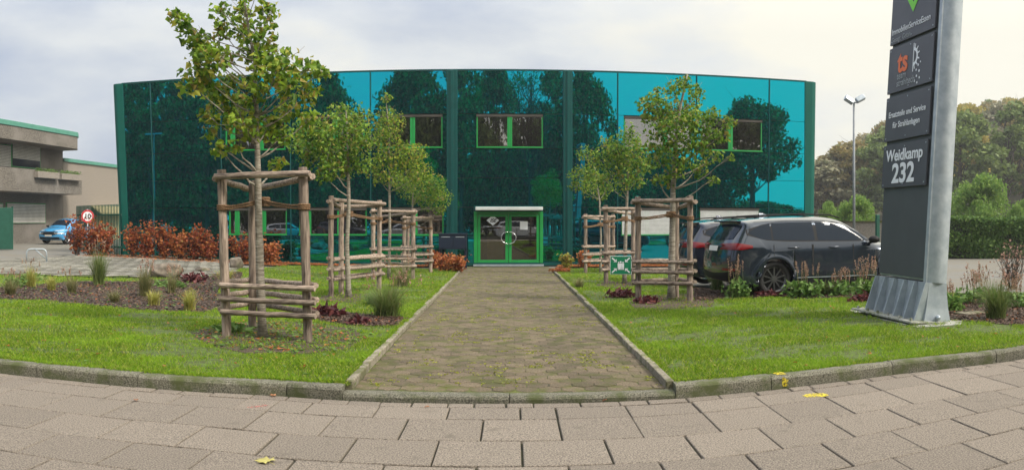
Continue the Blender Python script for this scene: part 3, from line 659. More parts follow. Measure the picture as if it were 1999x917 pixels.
# entrance
dl, dr, dt = S(925), S(1060), ZF(992, 413)
ent = MB(); T = .14
ent.box(dl, dl+T, -.06, .14, GB, dt); ent.box(dr-T, dr, -.06, .14, GB, dt); ent.box(dl+T, dr-T, -.06, .14, dt-.1, dt); eo = ent.build('door_frame', M_green, bld, bevel=.01)
MB().box(dl-.02, dr+.02, -.16, .1, GB-.02, GB+.05).build('threshold', M_steel, eo)
MB().box(S(928), S(1058), -.55, -.05, dt+.05, dt+.19).build('door_canopy', M_white, bld, bevel=.02)
MB().box(dl, dr, -.04, .1, dt+.002, ZR[4]+.06).build('door_header', M_teal, eo)
mid = (dl+dr)/2
for sgn, (a, b) in ((-1, (dl+T+.01, mid-.008)), (1, (mid+.008, dr-T-.01))):
    d_ = MB(); z0, z1 = GB+.06, dt-.11; w = .12
    d_.box(a, a+w, -.035, .06, z0, z1); d_.box(b-w, b, -.035, .06, z0, z1); d_.box(a+w, b-w, -.035, .06, z0, z0+.17); d_.box(a+w, b-w, -.035, .06, z1-.10, z1)
    do = d_.build('door', M_green, bld, bevel=.008)
    MB().box(a+w, b-w, .0, .016, z0+.17, z1-.10).build('pane', M_doorpane, do)
    h = MB(); zc = ZF(992, 464); R_ = .285
    h.tube([(mid+sgn*(.02+R_*math.sin(t)), -.10, zc+R_*.86*math.cos(t)) for t in np.linspace(0.02, PI-.02, 18)], .017, n=8)
    for t in (.25, PI-.25): h.tube([(mid+sgn*(.02+R_*math.sin(t)), -.10, zc+R_*.86*math.cos(t)), (mid+sgn*(.02+R_*math.sin(t)), -.03, zc+R_*.86*math.cos(t))], .012, n=6)
    h.build('handle', M_chrome, do, smooth=True)
    if sgn < 0:   # logo: white lozenge with three italic letters
        cx, cz = S(962), ZF(962, 430); m_ = MB(); hw, hh = .26, .21
        m_.add([(cx-hw,-.008,cz),(cx,-.008,cz-hh),(cx+hw,-.008,cz),(cx,-.008,cz+hh)], [(0,1,2,3)]); lo = m_.build('logo', M_letter, do)
    else:
        MB().box(S(1015), S(1030), -.01, -.006, ZF(1022, 448), ZF(1022, 432)).build('notice', M_letter, do)
logo_parent = lo; door_r = do
MB().box(S(952), S(985), 1.4, 1.9, GB, 1.55).build('lobby_cabinet', M_tan, bld)
# ---------------------------------------------------------------- text
def text(s, size, m, parent, loc, rot=(PI/2,0,0), align='LEFT', extrude=.002, shear=0, name='lettering', bold=0, wscale=1.0):
    c = bpy.data.curves.new(name, 'FONT'); c.body = s; c.size = size; c.extrude = extrude; c.align_x = align; c.shear = shear; c.offset = bold
    o = bpy.data.objects.new(name, c); col.objects.link(o); bpy.context.view_layer.update()
    me = bpy.data.meshes.new_from_object(o.evaluated_get(bpy.context.evaluated_depsgraph_get())); bpy.data.objects.remove(o)
    me.materials.clear(); me.materials.append(m); o = bpy.data.objects.new(name, me); col.objects.link(o); o.parent = parent; o.location = loc; o.rotation_euler = rot; o.scale = (wscale, 1, 1); return o
text('ISE', .20, M_dark, logo_parent, (S(962), -.012, ZF(962, 430)-.07), align='CENTER', shear=.4, bold=.006)
text('IMMOBILIEN SERVICE ESSEN', .062, M_letter, logo_parent, (S(962), -.008, ZF(962, 443)), align='CENTER')
text('Gesagt. Getan.', .062, M_grey_l, logo_parent, (S(962), -.008, ZF(962, 449)), align='CENTER')
# ---------------------------------------------------------------- letter box cabinet
p = GP(888, 519); sm = S(888)
mbx = thing('mailbox', 'dark navy metal mailbox cabinet on legs left of the entrance door', 'mailbox', (p.x, p.y-1.1, p.z+.0), -PHI)
sc_ = .98
MB().box(-.56*sc_, .56*sc_, -.2, .2, .72, 1.30).build('cabinet', M_navy, mbx, bevel=.01)
MB().box(-.59*sc_, .59*sc_, -.23, .22, 1.302, 1.34).build('lid', M_navy, mbx, bevel=.01)
for s_ in (-1, 1):
    MB().box(s_*.5-.05, s_*.5+.05, -.1, .1, -.02, .718).build('leg', M_navy, mbx)
    MB().box(s_*.28-.25, s_*.28+.25, -.212, -.201, .76, 1.14).build('door', M_navy, mbx, bevel=.004)
    MB().box(s_*.28-.17, s_*.28+.17, -.216, -.202, 1.19, 1.215).build('slot', M_steel, mbx)
# ================================================================= left neighbour building (its wall faces right, along the drive)
XB, XW = -29.8, -31.5
def WX(px_, py_, X=XW):     # point on a wall plane of constant X
    Y = X/math.tan(TH(px_)); return Y, zat(py_, math.hypot(X, Y))
nb = thing('concrete_building', 'exposed aggregate concrete building with cantilevered roof and balcony at the left edge', 'building', (XW, 46, 0))
def nbox(name, x0, x1, y0, y1, z0, z1, m, parent=None, bevel=0):
    return MB().box(x0-XW, x1-XW, y0-46, y1-46, z0, z1).build(name, m, parent or nb, bevel=bevel)
nbox('wall', -44, XW, 30, 52, -.2, 6.9, M_conc)
m_ = MB()
Yc = XB/math.tan(TH(163))
def prof_roof(z0, z1, grow, name, m):
    # roof slab with a clipped corner
    pl = [(-45, 28), (XB+grow, 28), (XB+grow, Yc-.9), (XB-.5+grow, Yc+grow), (-45, Yc+grow)]
    return MB().prism([(a-XW, b-46) for a, b in pl], z0, z1).build(name, m, nb, bevel=.02)
prof_roof(6.72, 7.60, 0, 'roof_fascia', M_conc); prof_roof(7.602, 7.92, .06, 'roof_edge', M_trim)
Yb = XB/math.tan(TH(160))
nbox('balcony', XB-.15, XB, 30, Yb, 3.46, 4.95, M_conc); nbox('balcony_floor', XW+.003, XB-.152, 30, Yb, 3.46, 3.7, M_concp); nbox('balcony_end', XW+.003, XB-.152, Yb-.15, Yb, 3.702, 4.9, M_conc)
for a, b in ((66,108),(113,152)):
    y0, z0 = WX(a, 350, XB); y1, _ = WX(b, 350, XB)
    po = nbox('flower_trough', XB+.002, XB+.35, y0, y1, 4.42, 4.85, M_concp, bevel=.02)
    n_ = 420; C = np.stack([RNG.uniform(XB+.05-XW, XB+.3-XW, n_), RNG.uniform(y0-46, y1-46, n_)*1.0, 4.86+RNG.random(n_)**2*.22], 1)
    V, Fa = quads(C, .1); fastmesh('trough_plants', V, Fa, M_hedge, po)
def nwin(a, b, yt, yb, name='window', shut=.7, bp=None):
    y0, zt = WX(a, yt); y1, _ = WX(b, yt); zb = WX(b, yb)[1]; zt = WX(b, yt)[1]
    fo = MB().box(.004, .05, y0-46-.06, y1-46+.06, zb-.06, zt+.06).build(name, M_green, nb)
    MB().box(.052, .06, y0-46, y1-46, zb, zt).build('pane', M_carglass, fo)
    sh = MB(); z = zt
    while z > zt-(zt-zb)*shut: sh.box(.062, .085, y0-46+.03, y1-46-.03, z-.09, z-.012); z -= .1
    sh.build('roller_shutter', M_shut, fo); return fo
nwin(-60,20,285,330,shut=.9); nwin(23,77,287,329,shut=.62); nwin(-40,4,398,436,shut=.98); nwin(12,87,399,434,shut=.98)
# lower wing behind it
lw = thing('concrete_annex', 'lower concrete annex with green roof edge between the left building and the glass office', 'building', (XW, 57, 0))
Yw0, Yw1 = 52.05, 64
MB().box(-12, 0, Yw0-57, Yw1-57, -.2, 5.95).build('wall', M_concp, lw)
MB().box(-12, .12, Yw0-57+.002, Yw1-57+.1, 5.952, 6.2).build('roof_edge', M_trim, lw)
y0, z1 = WX(178, 395); y1, z0 = WX(215, 408)
MB().add([(.004,y0-57,2.75),(.004,y1-57+2,2.75),(.9,y1-57+2,2.2),(.9,y0-57,2.2),(.004,y0-57,2.65),(.004,y1-57+2,2.65),(.9,y1-57+2,2.1),(.9,y0-57,2.1)], [(0,1,2,3),(4,5,6,7),(0,1,5,4),(1,2,6,5),(2,3,7,6),(3,0,4,7)]).build('awning', M_cream, lw)
MB().box(.004, .05, y0-57, y1-57+1.5, .0, 2.1).build('gate', M_cream, lw)
# green container panel at the far left
pA, pB = [Vector((*at(q, 43.5), 0)) for q in (-30, 22)]; pA.z = g(pA.x, pA.y)
gp_ = thing('green_gate_panel', 'plain dark green metal panel standing at the left edge', 'panel', (pA.x, pA.y, pA.z), math.atan2(pB.y-pA.y, pB.x-pA.x))
L_ = (pB-pA).length; MB().box(0, L_, -.04, .04, 0, 2.2).build('sheet', M_dgreen, gp_, bevel=.01); MB().box(L_+.002, L_+.1, -.06, .06, 0, 2.25).build('post', M_dgreen, gp_)
# green palisade fence
fA = Vector((*at(150, 41), 0)); fB = Vector((*at(236, 36.5), 0)); dv = fB-fA
fz = thing('palisade_fence', 'dark green steel bar fence behind the red shrubs left of the glass office', 'fence', (fA.x, fA.y, g(fA.x, fA.y)), math.atan2(dv.y, dv.x))
nb_ = int(dv.length/.16)
m_ = MB()
for k in range(nb_+1): m_.box(k*.16-.02, k*.16+.02, -.02, .02, 0, 2.25)
m_.build('bars', M_dgreen, fz); MB().box(0, dv.length, .022, .06, 1.75, 1.82).build('rail', M_dgreen, fz); MB().box(0, dv.length, .022, .06, .3, .37).build('rail', M_dgreen, fz)
# speed limit sign
r_s = 37.0; sx_, sy_ = at(171, r_s); gs = g(sx_, sy_); zc = zat(422, r_s)
sg = thing('speed_limit_sign', 'round red and white speed limit sign on a steel post among the red shrubs', 'sign', (sx_, sy_, gs), -TH(171))
zc -= gs
MB().tube([(0,.05,-.05),(0,.05,zc+.32)], .03).build('post', M_steel, sg, smooth=True)
MB().lathe([(.0001,0),(.29,0),(.29,.012),(.0001,.012)], (0,0,zc), 'y', 32).build('disc', M_letter, sg); MB().lathe([(.215,-.004),(.288,-.004),(.288,-.001),(.215,-.001),(.215,-.004)], (0,0,zc), 'y', 32).build('ring', M_signred, sg)
text('10', .30, M_dark, sg, (0, -.006, zc-.10), align='CENTER', bold=.008)
# bicycle stand
pa, pb = GP(52, 511), GP(91, 512)
bs = thing('bicycle_stand', 'bent steel bicycle stand on the sett parking area at the left', 'bicycle stand', pa, math.atan2((pb-pa).y, (pb-pa).x))
L_ = (pb-pa).length; H_ = 25/F*rad(pa)
def arch_pts(L, H, r):
    P_ = [(0,0,0),(0,0,H-r)]+[(r-r*math.cos(t), 0, H-r+r*math.sin(t)) for t in np.linspace(.3, PI/2, 5)]+[(L-r+r*math.sin(t), 0, H-r+r*math.cos(t)) for t in np.linspace(0, PI/2-.3, 5)]+[(L,0,H-r),(L,0,0)]; return P_
MB().tube(arch_pts(L_, H_, .16), .028, n=8).build('hoop', M_steel, bs, smooth=True); MB().tube([(L_*.45,0,H_-.02),(L_*.95,0,.12)], .022).build('brace', M_steel, bs, smooth=True)
for x in (0, L_): MB().lathe([(.001,.012),(.07,.012),(.07,0)], (x,0,0), 'z', 14).build('foot_plate', M_steel, bs)
# ================================================================= vegetation builders
def limb(mb, a, b, r0, r1, sag=0.0, n=5, wob=.03):
    a, b = Vector(a), Vector(b); L = (b-a).length; P_ = []
    for i in range(n+1):
        t = i/n; p = a.lerp(b, t)+Vector((random.gauss(0, wob*L), random.gauss(0, wob*L), -sag*L*math.sin(PI*t))) if 0 < i < n else a.lerp(b, t); P_.append(p)
    mb.tube(P_, [r0+(r1-r0)*i/n for i in range(n+1)], n=6); return P_
def young_tree(name, label, px_, py_, top_px, clusters, leaf, m_leaf, r_tr, m_trunk=M_trunkw, zfork=None, group=None, dens=1.0, depth=1.0, cat='tree', grow=1.0):
    base = GP(px_, py_); r = rad(base); t = thing(name, label, cat, base, 0, group)
    def W(a, b, dr=0): x, y = at(a, r+dr); return Vector((x, y, zat(b, r)))-base
    # trunk follows given pixel waypoints
    tr = MB(); P_ = [W(a, b) for a, b in top_px]; P_[0] = Vector((0,0,-.05)); n = len(P_)
    fine = []; rs = []
    for i in range(n-1):
        for k in range(4):
            q = k/4; fine.append(P_[i].lerp(P_[i+1], q)); 
    fine.append(P_[-1]); H = fine[-1].z
    for p in fine: rs.append(r_tr*(1-.85*clamp(p.z/H, 0, 1)**1.25)*random.uniform(.94,1.06)+.004)
    rs[0] *= 1.25
    tr.tube(fine, rs, n=10)
    cs = []
    for (a, b, rp) in clusters:
        rm = rp/F*r*grow; dd = random.uniform(-1, 1)*.55*depth; c = W(a, b, dd); cs.append((c, rm))
    for c, rm in cs:
        # limb starts lower on the trunk
        hgt = max(c.z-(.35*(c.xy-fine[min(range(len(fine)), key=lambda i: abs(fine[i].z-c.z))].xy).length+.25), fine[0].z+ (zfork or 1.2))
        hgt = min(hgt, H*.97); i = min(range(len(fine)), key=lambda i: abs(fine[i].z-hgt)); a = fine[i]
        pts = limb(tr, a, c, max(.004, rs[i]*.4), .004, sag=.06, n=5, wob=.02)
        for _ in range(5):
            e_ = c+Vector((random.gauss(0,.6), random.gauss(0,.6), random.gauss(.1,.6)))*rm; limb(tr, pts[-2].lerp(c, random.random()), e_, .004, .002, n=3)
    tr.build('trunk', m_trunk, t, smooth=True)
    C = []
    for c, rm in cs:
        k = int(dens*72*(rm/leaf/2.1)**1.8)+10
        d_ = RNG.normal(size=(k, 3)); d_ /= np.linalg.norm(d_, axis=1)[:, None]; q = RNG.random(k)[:, None]**.45
        C.append(np.array(c)+d_*q*rm*np.array([1.2, 1.35, 1.1]))
    V, Fa = leaves(np.concatenate(C), leaf, droop=.75); fastmesh('crown', V, Fa, m_leaf, t)
    return t, base
def log(mb, a, b, r, n=10, seg=6, over=0):
    a, b = Vector(a), Vector(b); d = (b-a).normalized(); a = a-d*over; b = b+d*over
    mb.tube([a.lerp(b, i/seg)+Vector((random.gauss(0,.003), random.gauss(0,.003), random.gauss(0,.003))) for i in range(seg+1)], [r*random.uniform(.94,1.06) for _ in range(seg+1)], n=n)
def knob_end(mb, a, b, r): pass
def guard(label, posts, H, tree, R=.06, rails=(.33,.50,.68), ropez=None, ropebase=None):
    """posts: three ground points (front left, front right, back); tree: trunk centre on the ground"""
    base = (posts[0]+posts[1])/2; base.z = g(base.x, base.y); t = thing('tree_guard', label, 'tree guard', base, 0, 'timber tree guards')
    L = [p-base for p in posts]; tr = tree-base
    tops = []
    for i, p in enumerate(L):
        m_ = MB(); lean = Vector((0,0,0)); top = p+Vector((random.uniform(-.015,.015), random.uniform(-.02,.02), H*(1.0 if i < 2 else .965)))
        if i < 2: top += Vector((tops_dx[i], 0, 0))
        log(m_, p-Vector((0,0,.1)), top, R*random.uniform(.97,1.05), n=12, seg=8); m_.build('post', M_woodv, t, smooth=False, bevel=.008); tops.append(top)
    cen = sum((Vector((q.x, q.y, 0)) for q in L), Vector())/3
    for (i, j) in ((0,1),(1,2),(0,2)):
        for k, h in enumerate(list(rails)+[H-.09]):
            top_b = k == len(rails); hh = h+(0 if i+j == 1 else (.03 if not top_b else -.035))
            def on(q): return L[q].lerp(tops[q], clamp(hh/H, 0, 1))
            a, b = on(i), on(j); mdl = (a+b)/2; out = Vector((mdl.x-cen.x, mdl.y-cen.y, 0)); out = out.normalized()*(R+.035) if out.length > 1e-4 else Vector((0,-.1,0))
            if (i, j) != (0, 1): out *= .9
            m_ = MB(); d = (b-a).normalized(); rr_ = R*(.62 if not top_b else .72)
            log(m_, a+out-d*.09, b+out+d*.09, rr_, n=10); 
            m_.build('top_beam' if top_b else 'rail', M_woodh, t, smooth=False)
    # coir rope: from each front post round the trunk
    rz = ropez or H-.42; tz = rz+.06; m_ = MB()
    def onp(q, z): return L[q].lerp(tops[q], clamp(z/H, 0, 1))
    trc = Vector((tr.x, tr.y, tz)) + (ropebase or Vector())
    for q in (0, 1):
        pc = onp(q, rz-.02)
        for e_ in range(2):
            a = pc+Vector((0,-R-.01,e_*.035-.015)); b = trc+Vector((0,-.075,e_*.03)); 
            m_.tube([a.lerp(b, k/8)+Vector((0,0,-.03*math.sin(PI*k/8)+.004*math.sin(k*5+e_))) for k in range(9)], .016, n=6)
        for e_ in range(3):
            m_.tube([pc+Vector(((R+.012)*math.cos(s_), (R+.012)*math.sin(s_), .026*e_-.026)) for s_ in np.linspace(0, 2*PI, 15)], .014, n=5)
    for e_ in range(4): m_.tube([trc+Vector((.085*math.cos(s_), .085*math.sin(s_), .03*e_-.05)) for s_ in np.linspace(0, 2*PI, 15)], .02, n=5)
    m_.build('rope', M_rope, t, smooth=True); return t
G_ = lambda a, b: GP(a, b)
tops_dx = (-.06, -.07)
A0, A1 = G_(443,656), G_(602,667); guard('nearest timber tree guard, large, left foreground, tied with brown rope', [A0, A1, G_(493,640)], 2.2, G_(513,656), ropez=1.72)
tops_dx = (0, 0)
A0, A1 = G_(646,581), G_(740,566); guard('timber tree guard second from the front on the left lawn', [A0, A1, G_(666,574)], 2.14, G_(681,578), rails=(.38,.58,.80))
A0, A1 = G_(729,548), G_(806,546); guard('timber tree guard third from the front on the left lawn', [A0, A1, G_(741,537)], 2.06, G_(759,543), rails=(.4,.62,.88))
A0, A1 = G_(789,534), G_(841,532); guard('timber tree guard on the left lawn nearest the orange shrubs and mailbox', [A0, A1, G_(796,528)], 1.95, G_(805,531), rails=(.4,.62,.88))
A0, A1 = G_(1246,586), G_(1347,588); guard('timber tree guard beside the parked grey car, nearest on the right lawn', [A0, A1, G_(1320,580)], 2.1, G_(1310,585), rails=(.36,.58,.78))
A0, A1 = G_(1183,554), G_(1246,552); guard('timber tree guard carrying the green assembly point sign', [A0, A1, G_(1236,546)], 2.1, G_(1219,553), rails=(.38,.6,.82))
A0, A1 = G_(1143,533), G_(1197,531); guard('timber tree guard on the right lawn nearest the entrance', [A0, A1, G_(1188,527)], 2.0, G_(1172,532), rails=(.4,.62,.88))
TG = 'young staked trees along the path'
young_tree('young_tree', 'tallest young tree with wrapped trunk in the nearest left timber guard', 513, 658, [(513,658),(508,540),(505,420),(503,310),(500,200),(497,120),(486,60),(478,5)],
  [(343,19,14),(360,45,18),(375,65,22),(396,84,28),(415,115,30),(389,130,26),(431,50,18),(434,10,20),(469,38,26),(473,10,20),(518,18,22),(511,69,28),(488,95,22),(526,98,22),(454,145,22),(423,160,28),(370,164,22),(518,130,26),(557,134,28),(602,126,24),(628,141,14),(568,164,28),(534,164,24),(602,185,22),(564,198,22),(495,180,26),(465,198,24),(427,191,24),(446,225,24),(404,221,14),(473,240,26),(534,229,26),(549,262,18),(602,222,18),(503,256,22),(427,290,16),(411,248,13),(541,315,14),(459,285,12),(395,100,18),(455,-20,26),(500,-15,26),(445,100,16),(400,150,18)],
  .088, M_leafA, .056, zfork=1.9, group=TG, grow=1.06, dens=1.15)
young_tree('young_tree', 'bushy young tree in the second timber guard on the left lawn', 681, 580, [(681,580),(677,480),(681,400),(680,340),(678,260),(675,215)],
  [(662,217,18),(699,221,22),(610,243,20),(581,258,16),(618,265,28),(647,254,26),(588,287,18),(625,299,28),(662,291,28),(692,254,24),(670,321,24),(699,317,18),(647,325,18),(633,343,14),(714,276,16),(605,275,20),(640,285,24),(690,295,20),(600,310,14)], .075, M_leafB, .055, zfork=1.6, group=TG, grow=1.24, dens=.85)
young_tree('young_tree', 'slender yellowing young tree in the third timber guard on the left lawn', 759, 544, [(759,544),(761,450),(760,350),(760,260),(752,180)],
  [(755,190,8),(755,221,14),(770,236,16),(762,265,18),(744,247,16),(736,273,16),(796,302,20),(818,295,14),(773,313,20),(803,328,20),(825,336,16),(748,306,14),(729,328,16),(766,343,16),(785,285,12),(740,345,12)], .075, M_leafA, .045, zfork=1.6, group=TG, grow=1.26, dens=.85)
young_tree('young_tree', 'low young tree in the guard on the left lawn nearest the mailbox', 805, 532, [(805,532),(803,450),(806,380),(815,330)],
  [(848,358,16),(866,384,14),(825,365,20),(796,365,18),(833,391,16),(859,408,10),(776,358,14),(812,346,14),(850,375,14),(810,385,12)], .075, M_leafB, .04, zfork=1.5, group=TG, grow=1.24, dens=.85)
young_tree('young_tree', 'large young tree with pointed top beside the parked grey car', 1310, 585, [(1310,585),(1312,480),(1314,370),(1318,280),(1330,200),(1342,145)],
  [(1343,148,6),(1335,166,14),(1315,176,14),(1284,181,18),(1361,176,14),(1259,202,14),(1279,212,20),(1315,212,26),(1351,212,24),(1392,227,16),(1423,240,12),(1284,248,24),(1325,253,28),(1366,253,24),(1407,268,14),(1284,284,22),(1325,294,26),(1366,289,22),(1428,309,6),(1284,315,16),(1325,325,22),(1366,325,18),(1392,350,9),(1305,350,14),(1284,350,10),(1398,300,11),(1300,230,20),(1345,235,20),(1262,225,10)], .078, M_leafB, .075, zfork=1.7, group=TG, grow=1.1)
young_tree('young_tree', 'round young tree in the guard with the green sign', 1219, 553, [(1219,553),(1221,470),(1224,390),(1226,320),(1230,265)],
  [(1228,263,16),(1187,279,14),(1213,289,20),(1243,299,20),(1166,309,16),(1197,320,20),(1228,325,20),(1259,325,12),(1177,345,14),(1213,356,18),(1243,350,14),(1200,300,16),(1240,275,10)], .075, M_leafB, .055, zfork=1.5, group=TG, grow=1.24, dens=.85)
young_tree('young_tree', 'small young tree in the guard on the right lawn nearest the entrance', 1172, 532, [(1172,532),(1173,460),(1170,390),(1160,320)],
  [(1141,299,12),(1130,340,16),(1151,335,14),(1146,366,14),(1172,376,12),(1125,361,10),(1160,350,14),(1185,365,10)], .075, M_leafB, .04, zfork=1.4, group=TG, grow=1.24, dens=.85)
young_tree('small_tree', 'small pale leaved tree with dark trunk close to the glass wall behind the nearest guard', 620, 509, [(620,509),(616,460),(612,420),(605,370),(600,310)],
  [(600,330,20),(580,350,20),(622,370,22),(600,395,20),(575,390,16),(640,400,16),(560,335,14),(615,300,16),(640,345,16),(590,430,10),(650,420,12),(625,430,10),(570,310,14),(645,310,14)], .12, M_leafP, .10, m_trunk=M_bark, zfork=1.2, dens=.8)
# ---------------------------------------------------------------- assembly point sign
pS = G_(1212, 556); r_ = rad(pS)-.13; xs_, ys_ = at(1212, r_); zc = zat(517.5, r_)
az = thing('assembly_point_sign', 'green square assembly point sign with white figures and arrows on the timber guard', 'sign', (xs_, ys_, zc), -TH(1212)+.0)
hs = 21/F*r_
MB().box(-hs, hs, 0, .01, -hs*.86, hs*.86).build('board', M_letter, az); MB().box(-hs*.95, hs*.95, -.006, -.001, -hs*.81, hs*.81).build('field', M_signgreen, az)
for sx1 in (-1, 1):
    for sz1 in (-1, 1):
        m_ = MB()
        a = Vector((sx1*hs*.82, -.010, sz1*hs*.68)); b = Vector((sx1*hs*.46, -.010, sz1*hs*.36)); d = (b-a).normalized(); n_ = Vector((-d.z, 0, d.x)); w = hs*.06
        m_.add([a+n_*w, b+n_*w, b-n_*w, a-n_*w], [(0,1,2,3)])
        tip = b+d*hs*.10; m_.add([tip, tip+Vector((sx1*hs*.30,0,0)), tip+Vector((0,0,sz1*hs*.28))], [(0,1,2)]); m_.build('arrow', M_letter, az, fix=False)
for dx_, s_ in ((-.2,.85),(.2,.85),(-.02,1.0)):
    m_ = MB(); cx = dx_*hs; y = -.012-.002*abs(dx_)
    m_.add([(cx+hs*.085*s_*math.cos(k*PI/5), y, hs*.30*s_+hs*.085*s_*math.sin(k*PI/5)) for k in range(10)], [tuple(range(10))])
    m_.add([(cx-hs*.12*s_, y, hs*.18*s_), (cx+hs*.12*s_, y, hs*.18*s_), (cx+hs*.09*s_, y, -hs*.42), (cx+hs*.02, y, -hs*.42), (cx, y, -hs*.1), (cx-hs*.02, y, -hs*.42), (cx-hs*.09*s_, y, -hs*.42)], [(0,1,2,3,4,5,6)]); m_.build('figure', M_letter, az, fix=False)
# ================================================================= cars
def resample(pts, step):
    out = []
    for (a, ra), (b, rb) in zip(pts, pts[1:]+pts[:1]):
        a2, b2 = Vector(a), Vector(b); L = (b2-a2).length; n = max(1, int(L/step))
        for i in range(n): out.append((a2.lerp(b2, i/n), ra+(rb-ra)*i/n if ra > .03 and rb > .03 else max(ra, .012) if ra <= .03 or rb <= .03 else ra))
    return out
def smooth_poly(pts, it=1):
    """corner cutting on points flagged smooth (R>.03)"""
    for _ in range(it):
        out = []; n = len(pts)
        for i in range(n):
            (p, r), (q, s_) = pts[i], pts[(i+1) % n]
            if r > .03 and s_ > .03: out += [((p[0]*.75+q[0]*.25, p[1]*.75+q[1]*.25), r*.75+s_*.25), ((p[0]*.25+q[0]*.75, p[1]*.25+q[1]*.75), r*.25+s_*.75)]
            else:
                if r <= .03: out.append((p, r))
                elif True: out.append((p, r))
        pts = out
    return pts
class Car:
    def __init__(s, top, axf, axr, zb, Ra, Rw, halfw, Wfn, paint_, zax=None):
        """top: [( (x,z), R )...] from rear bottom over the roof to front bottom"""
        s.Rw = Rw; s.axf, s.axr = axf, axr; zax = Rw; pts = top
        # smooth the open upper chain
        ch = top
        for _ in range(2):
            out = [ch[0]]
            for (p, r), (q, t) in zip(ch, ch[1:]): out += [((p[0]*.75+q[0]*.25, p[1]*.75+q[1]*.25), r*.75+t*.25), ((p[0]*.25+q[0]*.75, p[1]*.25+q[1]*.75), r*.25+t*.75)]
            out.append(ch[-1]); ch = out
        low = []
        for ax in (axf, axr):
            a0 = math.asin((zb-zax)/Ra)
            for k in range(15):
                t = a0+(PI-2*a0)*k/14; low.append(((ax+Ra*math.cos(t), zax+Ra*math.sin(t)), .012))
        sil = ch+low; s.sil = sil
        A = np.array([p for p, r in sil]); B = np.roll(A, -1, 0); RA = np.array([r for p, r in sil]); RB = np.roll(RA, -1)
        s.A, s.B = A, B; s.R = np.where((RA < .03) | (RB < .03), np.minimum(RA, RB), (RA+RB)/2)
        s.half = halfw; s.Wfn = Wfn; s.paint = paint_
    def w(s, x, z):
        P = np.array([x, z]); d = s.B-s.A; t = np.clip(((P-s.A)*d).sum(1)/np.maximum((d*d).sum(1), 1e-9), 0, 1)
        q = s.A+d*t[:, None]; dist = np.hypot(*(P-q).T); k = min(1.0, float((dist/s.R).min()))
        return s.half*s.Wfn(x, z)*(max(0, 1-(1-k)**2.4))**(1/2.4)
    def inside(s, x, z): return bool(inpoly(s.A, x, z))
    def body(s, parent, spine_z):
        res = []
        for (p, r), (q, t) in zip(s.sil, s.sil[1:]+s.sil[:1]):
            n = max(1, int(math.hypot(q[0]-p[0], q[1]-p[1])/.07))
            for i in range(n): res.append((p[0]+(q[0]-p[0])*i/n, p[1]+(q[1]-p[1])*i/n))
        ts = [0,.003,.008,.016,.03,.05,.08,.12,.17,.23,.31,.42,.56,.75,1]; n = len(res); m_ = MB(); vs = []
        x_lo, x_hi = s.axr-.1, s.axf+.1
        for sg in (1, -1):
            for (x, z) in res:
                cx = clamp(x, x_lo, x_hi)
                for t in ts:
                    X_, Z_ = x+(cx-x)*t, z+(spine_z-z)*t; vs.append((X_, sg*(s.w(X_, Z_) if t > 0 else 0), Z_))
        T_ = len(ts); fs = []
        for h in (0, 1):
            o = h*n*T_
            for i in range(n):
                j = (i+1) % n
                for k in range(T_-1): fs.append((o+i*T_+k, o+j*T_+k, o+j*T_+k+1, o+i*T_+k+1))
        m_.add(vs, fs); return m_.build('body', s.paint, parent, smooth=True, weld=True)
    def side(s, name, m, parent, sg, x0, x1, zl, zu, nu=12, nv=5, off=.006, mn=0):
        m_ = MB()
        def fn(u, v):
            x = x0+(x1-x0)*u; a, b = zl(u), zu(u); z = a+(b-a)*v; e_ = .01
            w0 = s.w(x, z); wx = (s.w(x+e_, z)-s.w(x-e_, z))/(2*e_); wz = (s.w(x, z+e_)-s.w(x, z-e_))/(2*e_)
            nn = Vector((-wx, 1, -wz)).normalized(); return (x+nn.x*off, sg*(w0+nn.y*off), z+nn.z*off)
        m_.grid(fn, nu, nv); return m_.build(name, m, parent, smooth=True, fix=False)
    def end_x(s, y, z, front):
        y = abs(y); lo, hi = (s.axf, 3.2) if front else (s.axr, -3.2)
        for _ in range(26):
            md = (lo+hi)/2
            if s.inside(md, z) and s.w(md, z) >= y: lo = md
            else: hi = md
        return lo
    def end(s, name, m, parent, front, y0, y1, zl, zu, nu=10, nv=6, off=.008):
        m_ = MB(); d = 1 if front else -1
        def fn(u, v):
            y = y0+(y1-y0)*u; a, b = zl(u), zu(u); z = a+(b-a)*v; return (s.end_x(y, z, front)+d*off, y, z+off*.3)
        m_.grid(fn, nu, nv); return m_.build(name, m, parent, smooth=True, fix=False)
def wheel(parent, x, y, R, sg, m_rim, spokes=10, w=.25):
    ty = MB(); a = w/2
    ty.lathe([(R*.72,-a*.8),(R*.82,-a),(R*.95,-a*.95),(R,-a*.7),(R,a*.7),(R*.95,a*.95),(R*.82,a),(R*.72,a*.8)], (x,y,R), 'y', 36)
    wo_ = ty.build('wheel', M_dark, parent, smooth=True)
    rm = MB(); yo = y+sg*a*.72
    rm.lathe([(R*.66,yo-y-sg*.02),(R*.735,yo-y+sg*.012),(R*.735,-sg*a*.7),(R*.66,-sg*a*.7),(R*.64,yo-y-sg*.02),(R*.66,yo-y-sg*.02)], (x,y,R), 'y', 36)
    for k in range(spokes):
        t = 2*PI*k/spokes; M = Matrix.Translation((x, yo, R)) @ Matrix.Rotation(t, 4, 'Y'); rm.box(-.014, .014, -.02 if sg > 0 else -.004, .004 if sg > 0 else .02, .03, R*.69, M)
    rm.lathe([(.001,sg*.01),(.06,sg*.008),(.07,-sg*.03)], (x,yo,R), 'y', 16)
    rm.build('rim', m_rim, wo_, fix=True)
    MB().lathe([(.001,-sg*.06),(R*.6,-sg*.06)], (x,yo,R), 'y', 20).build('brake_disc', M_trimblk, wo_)
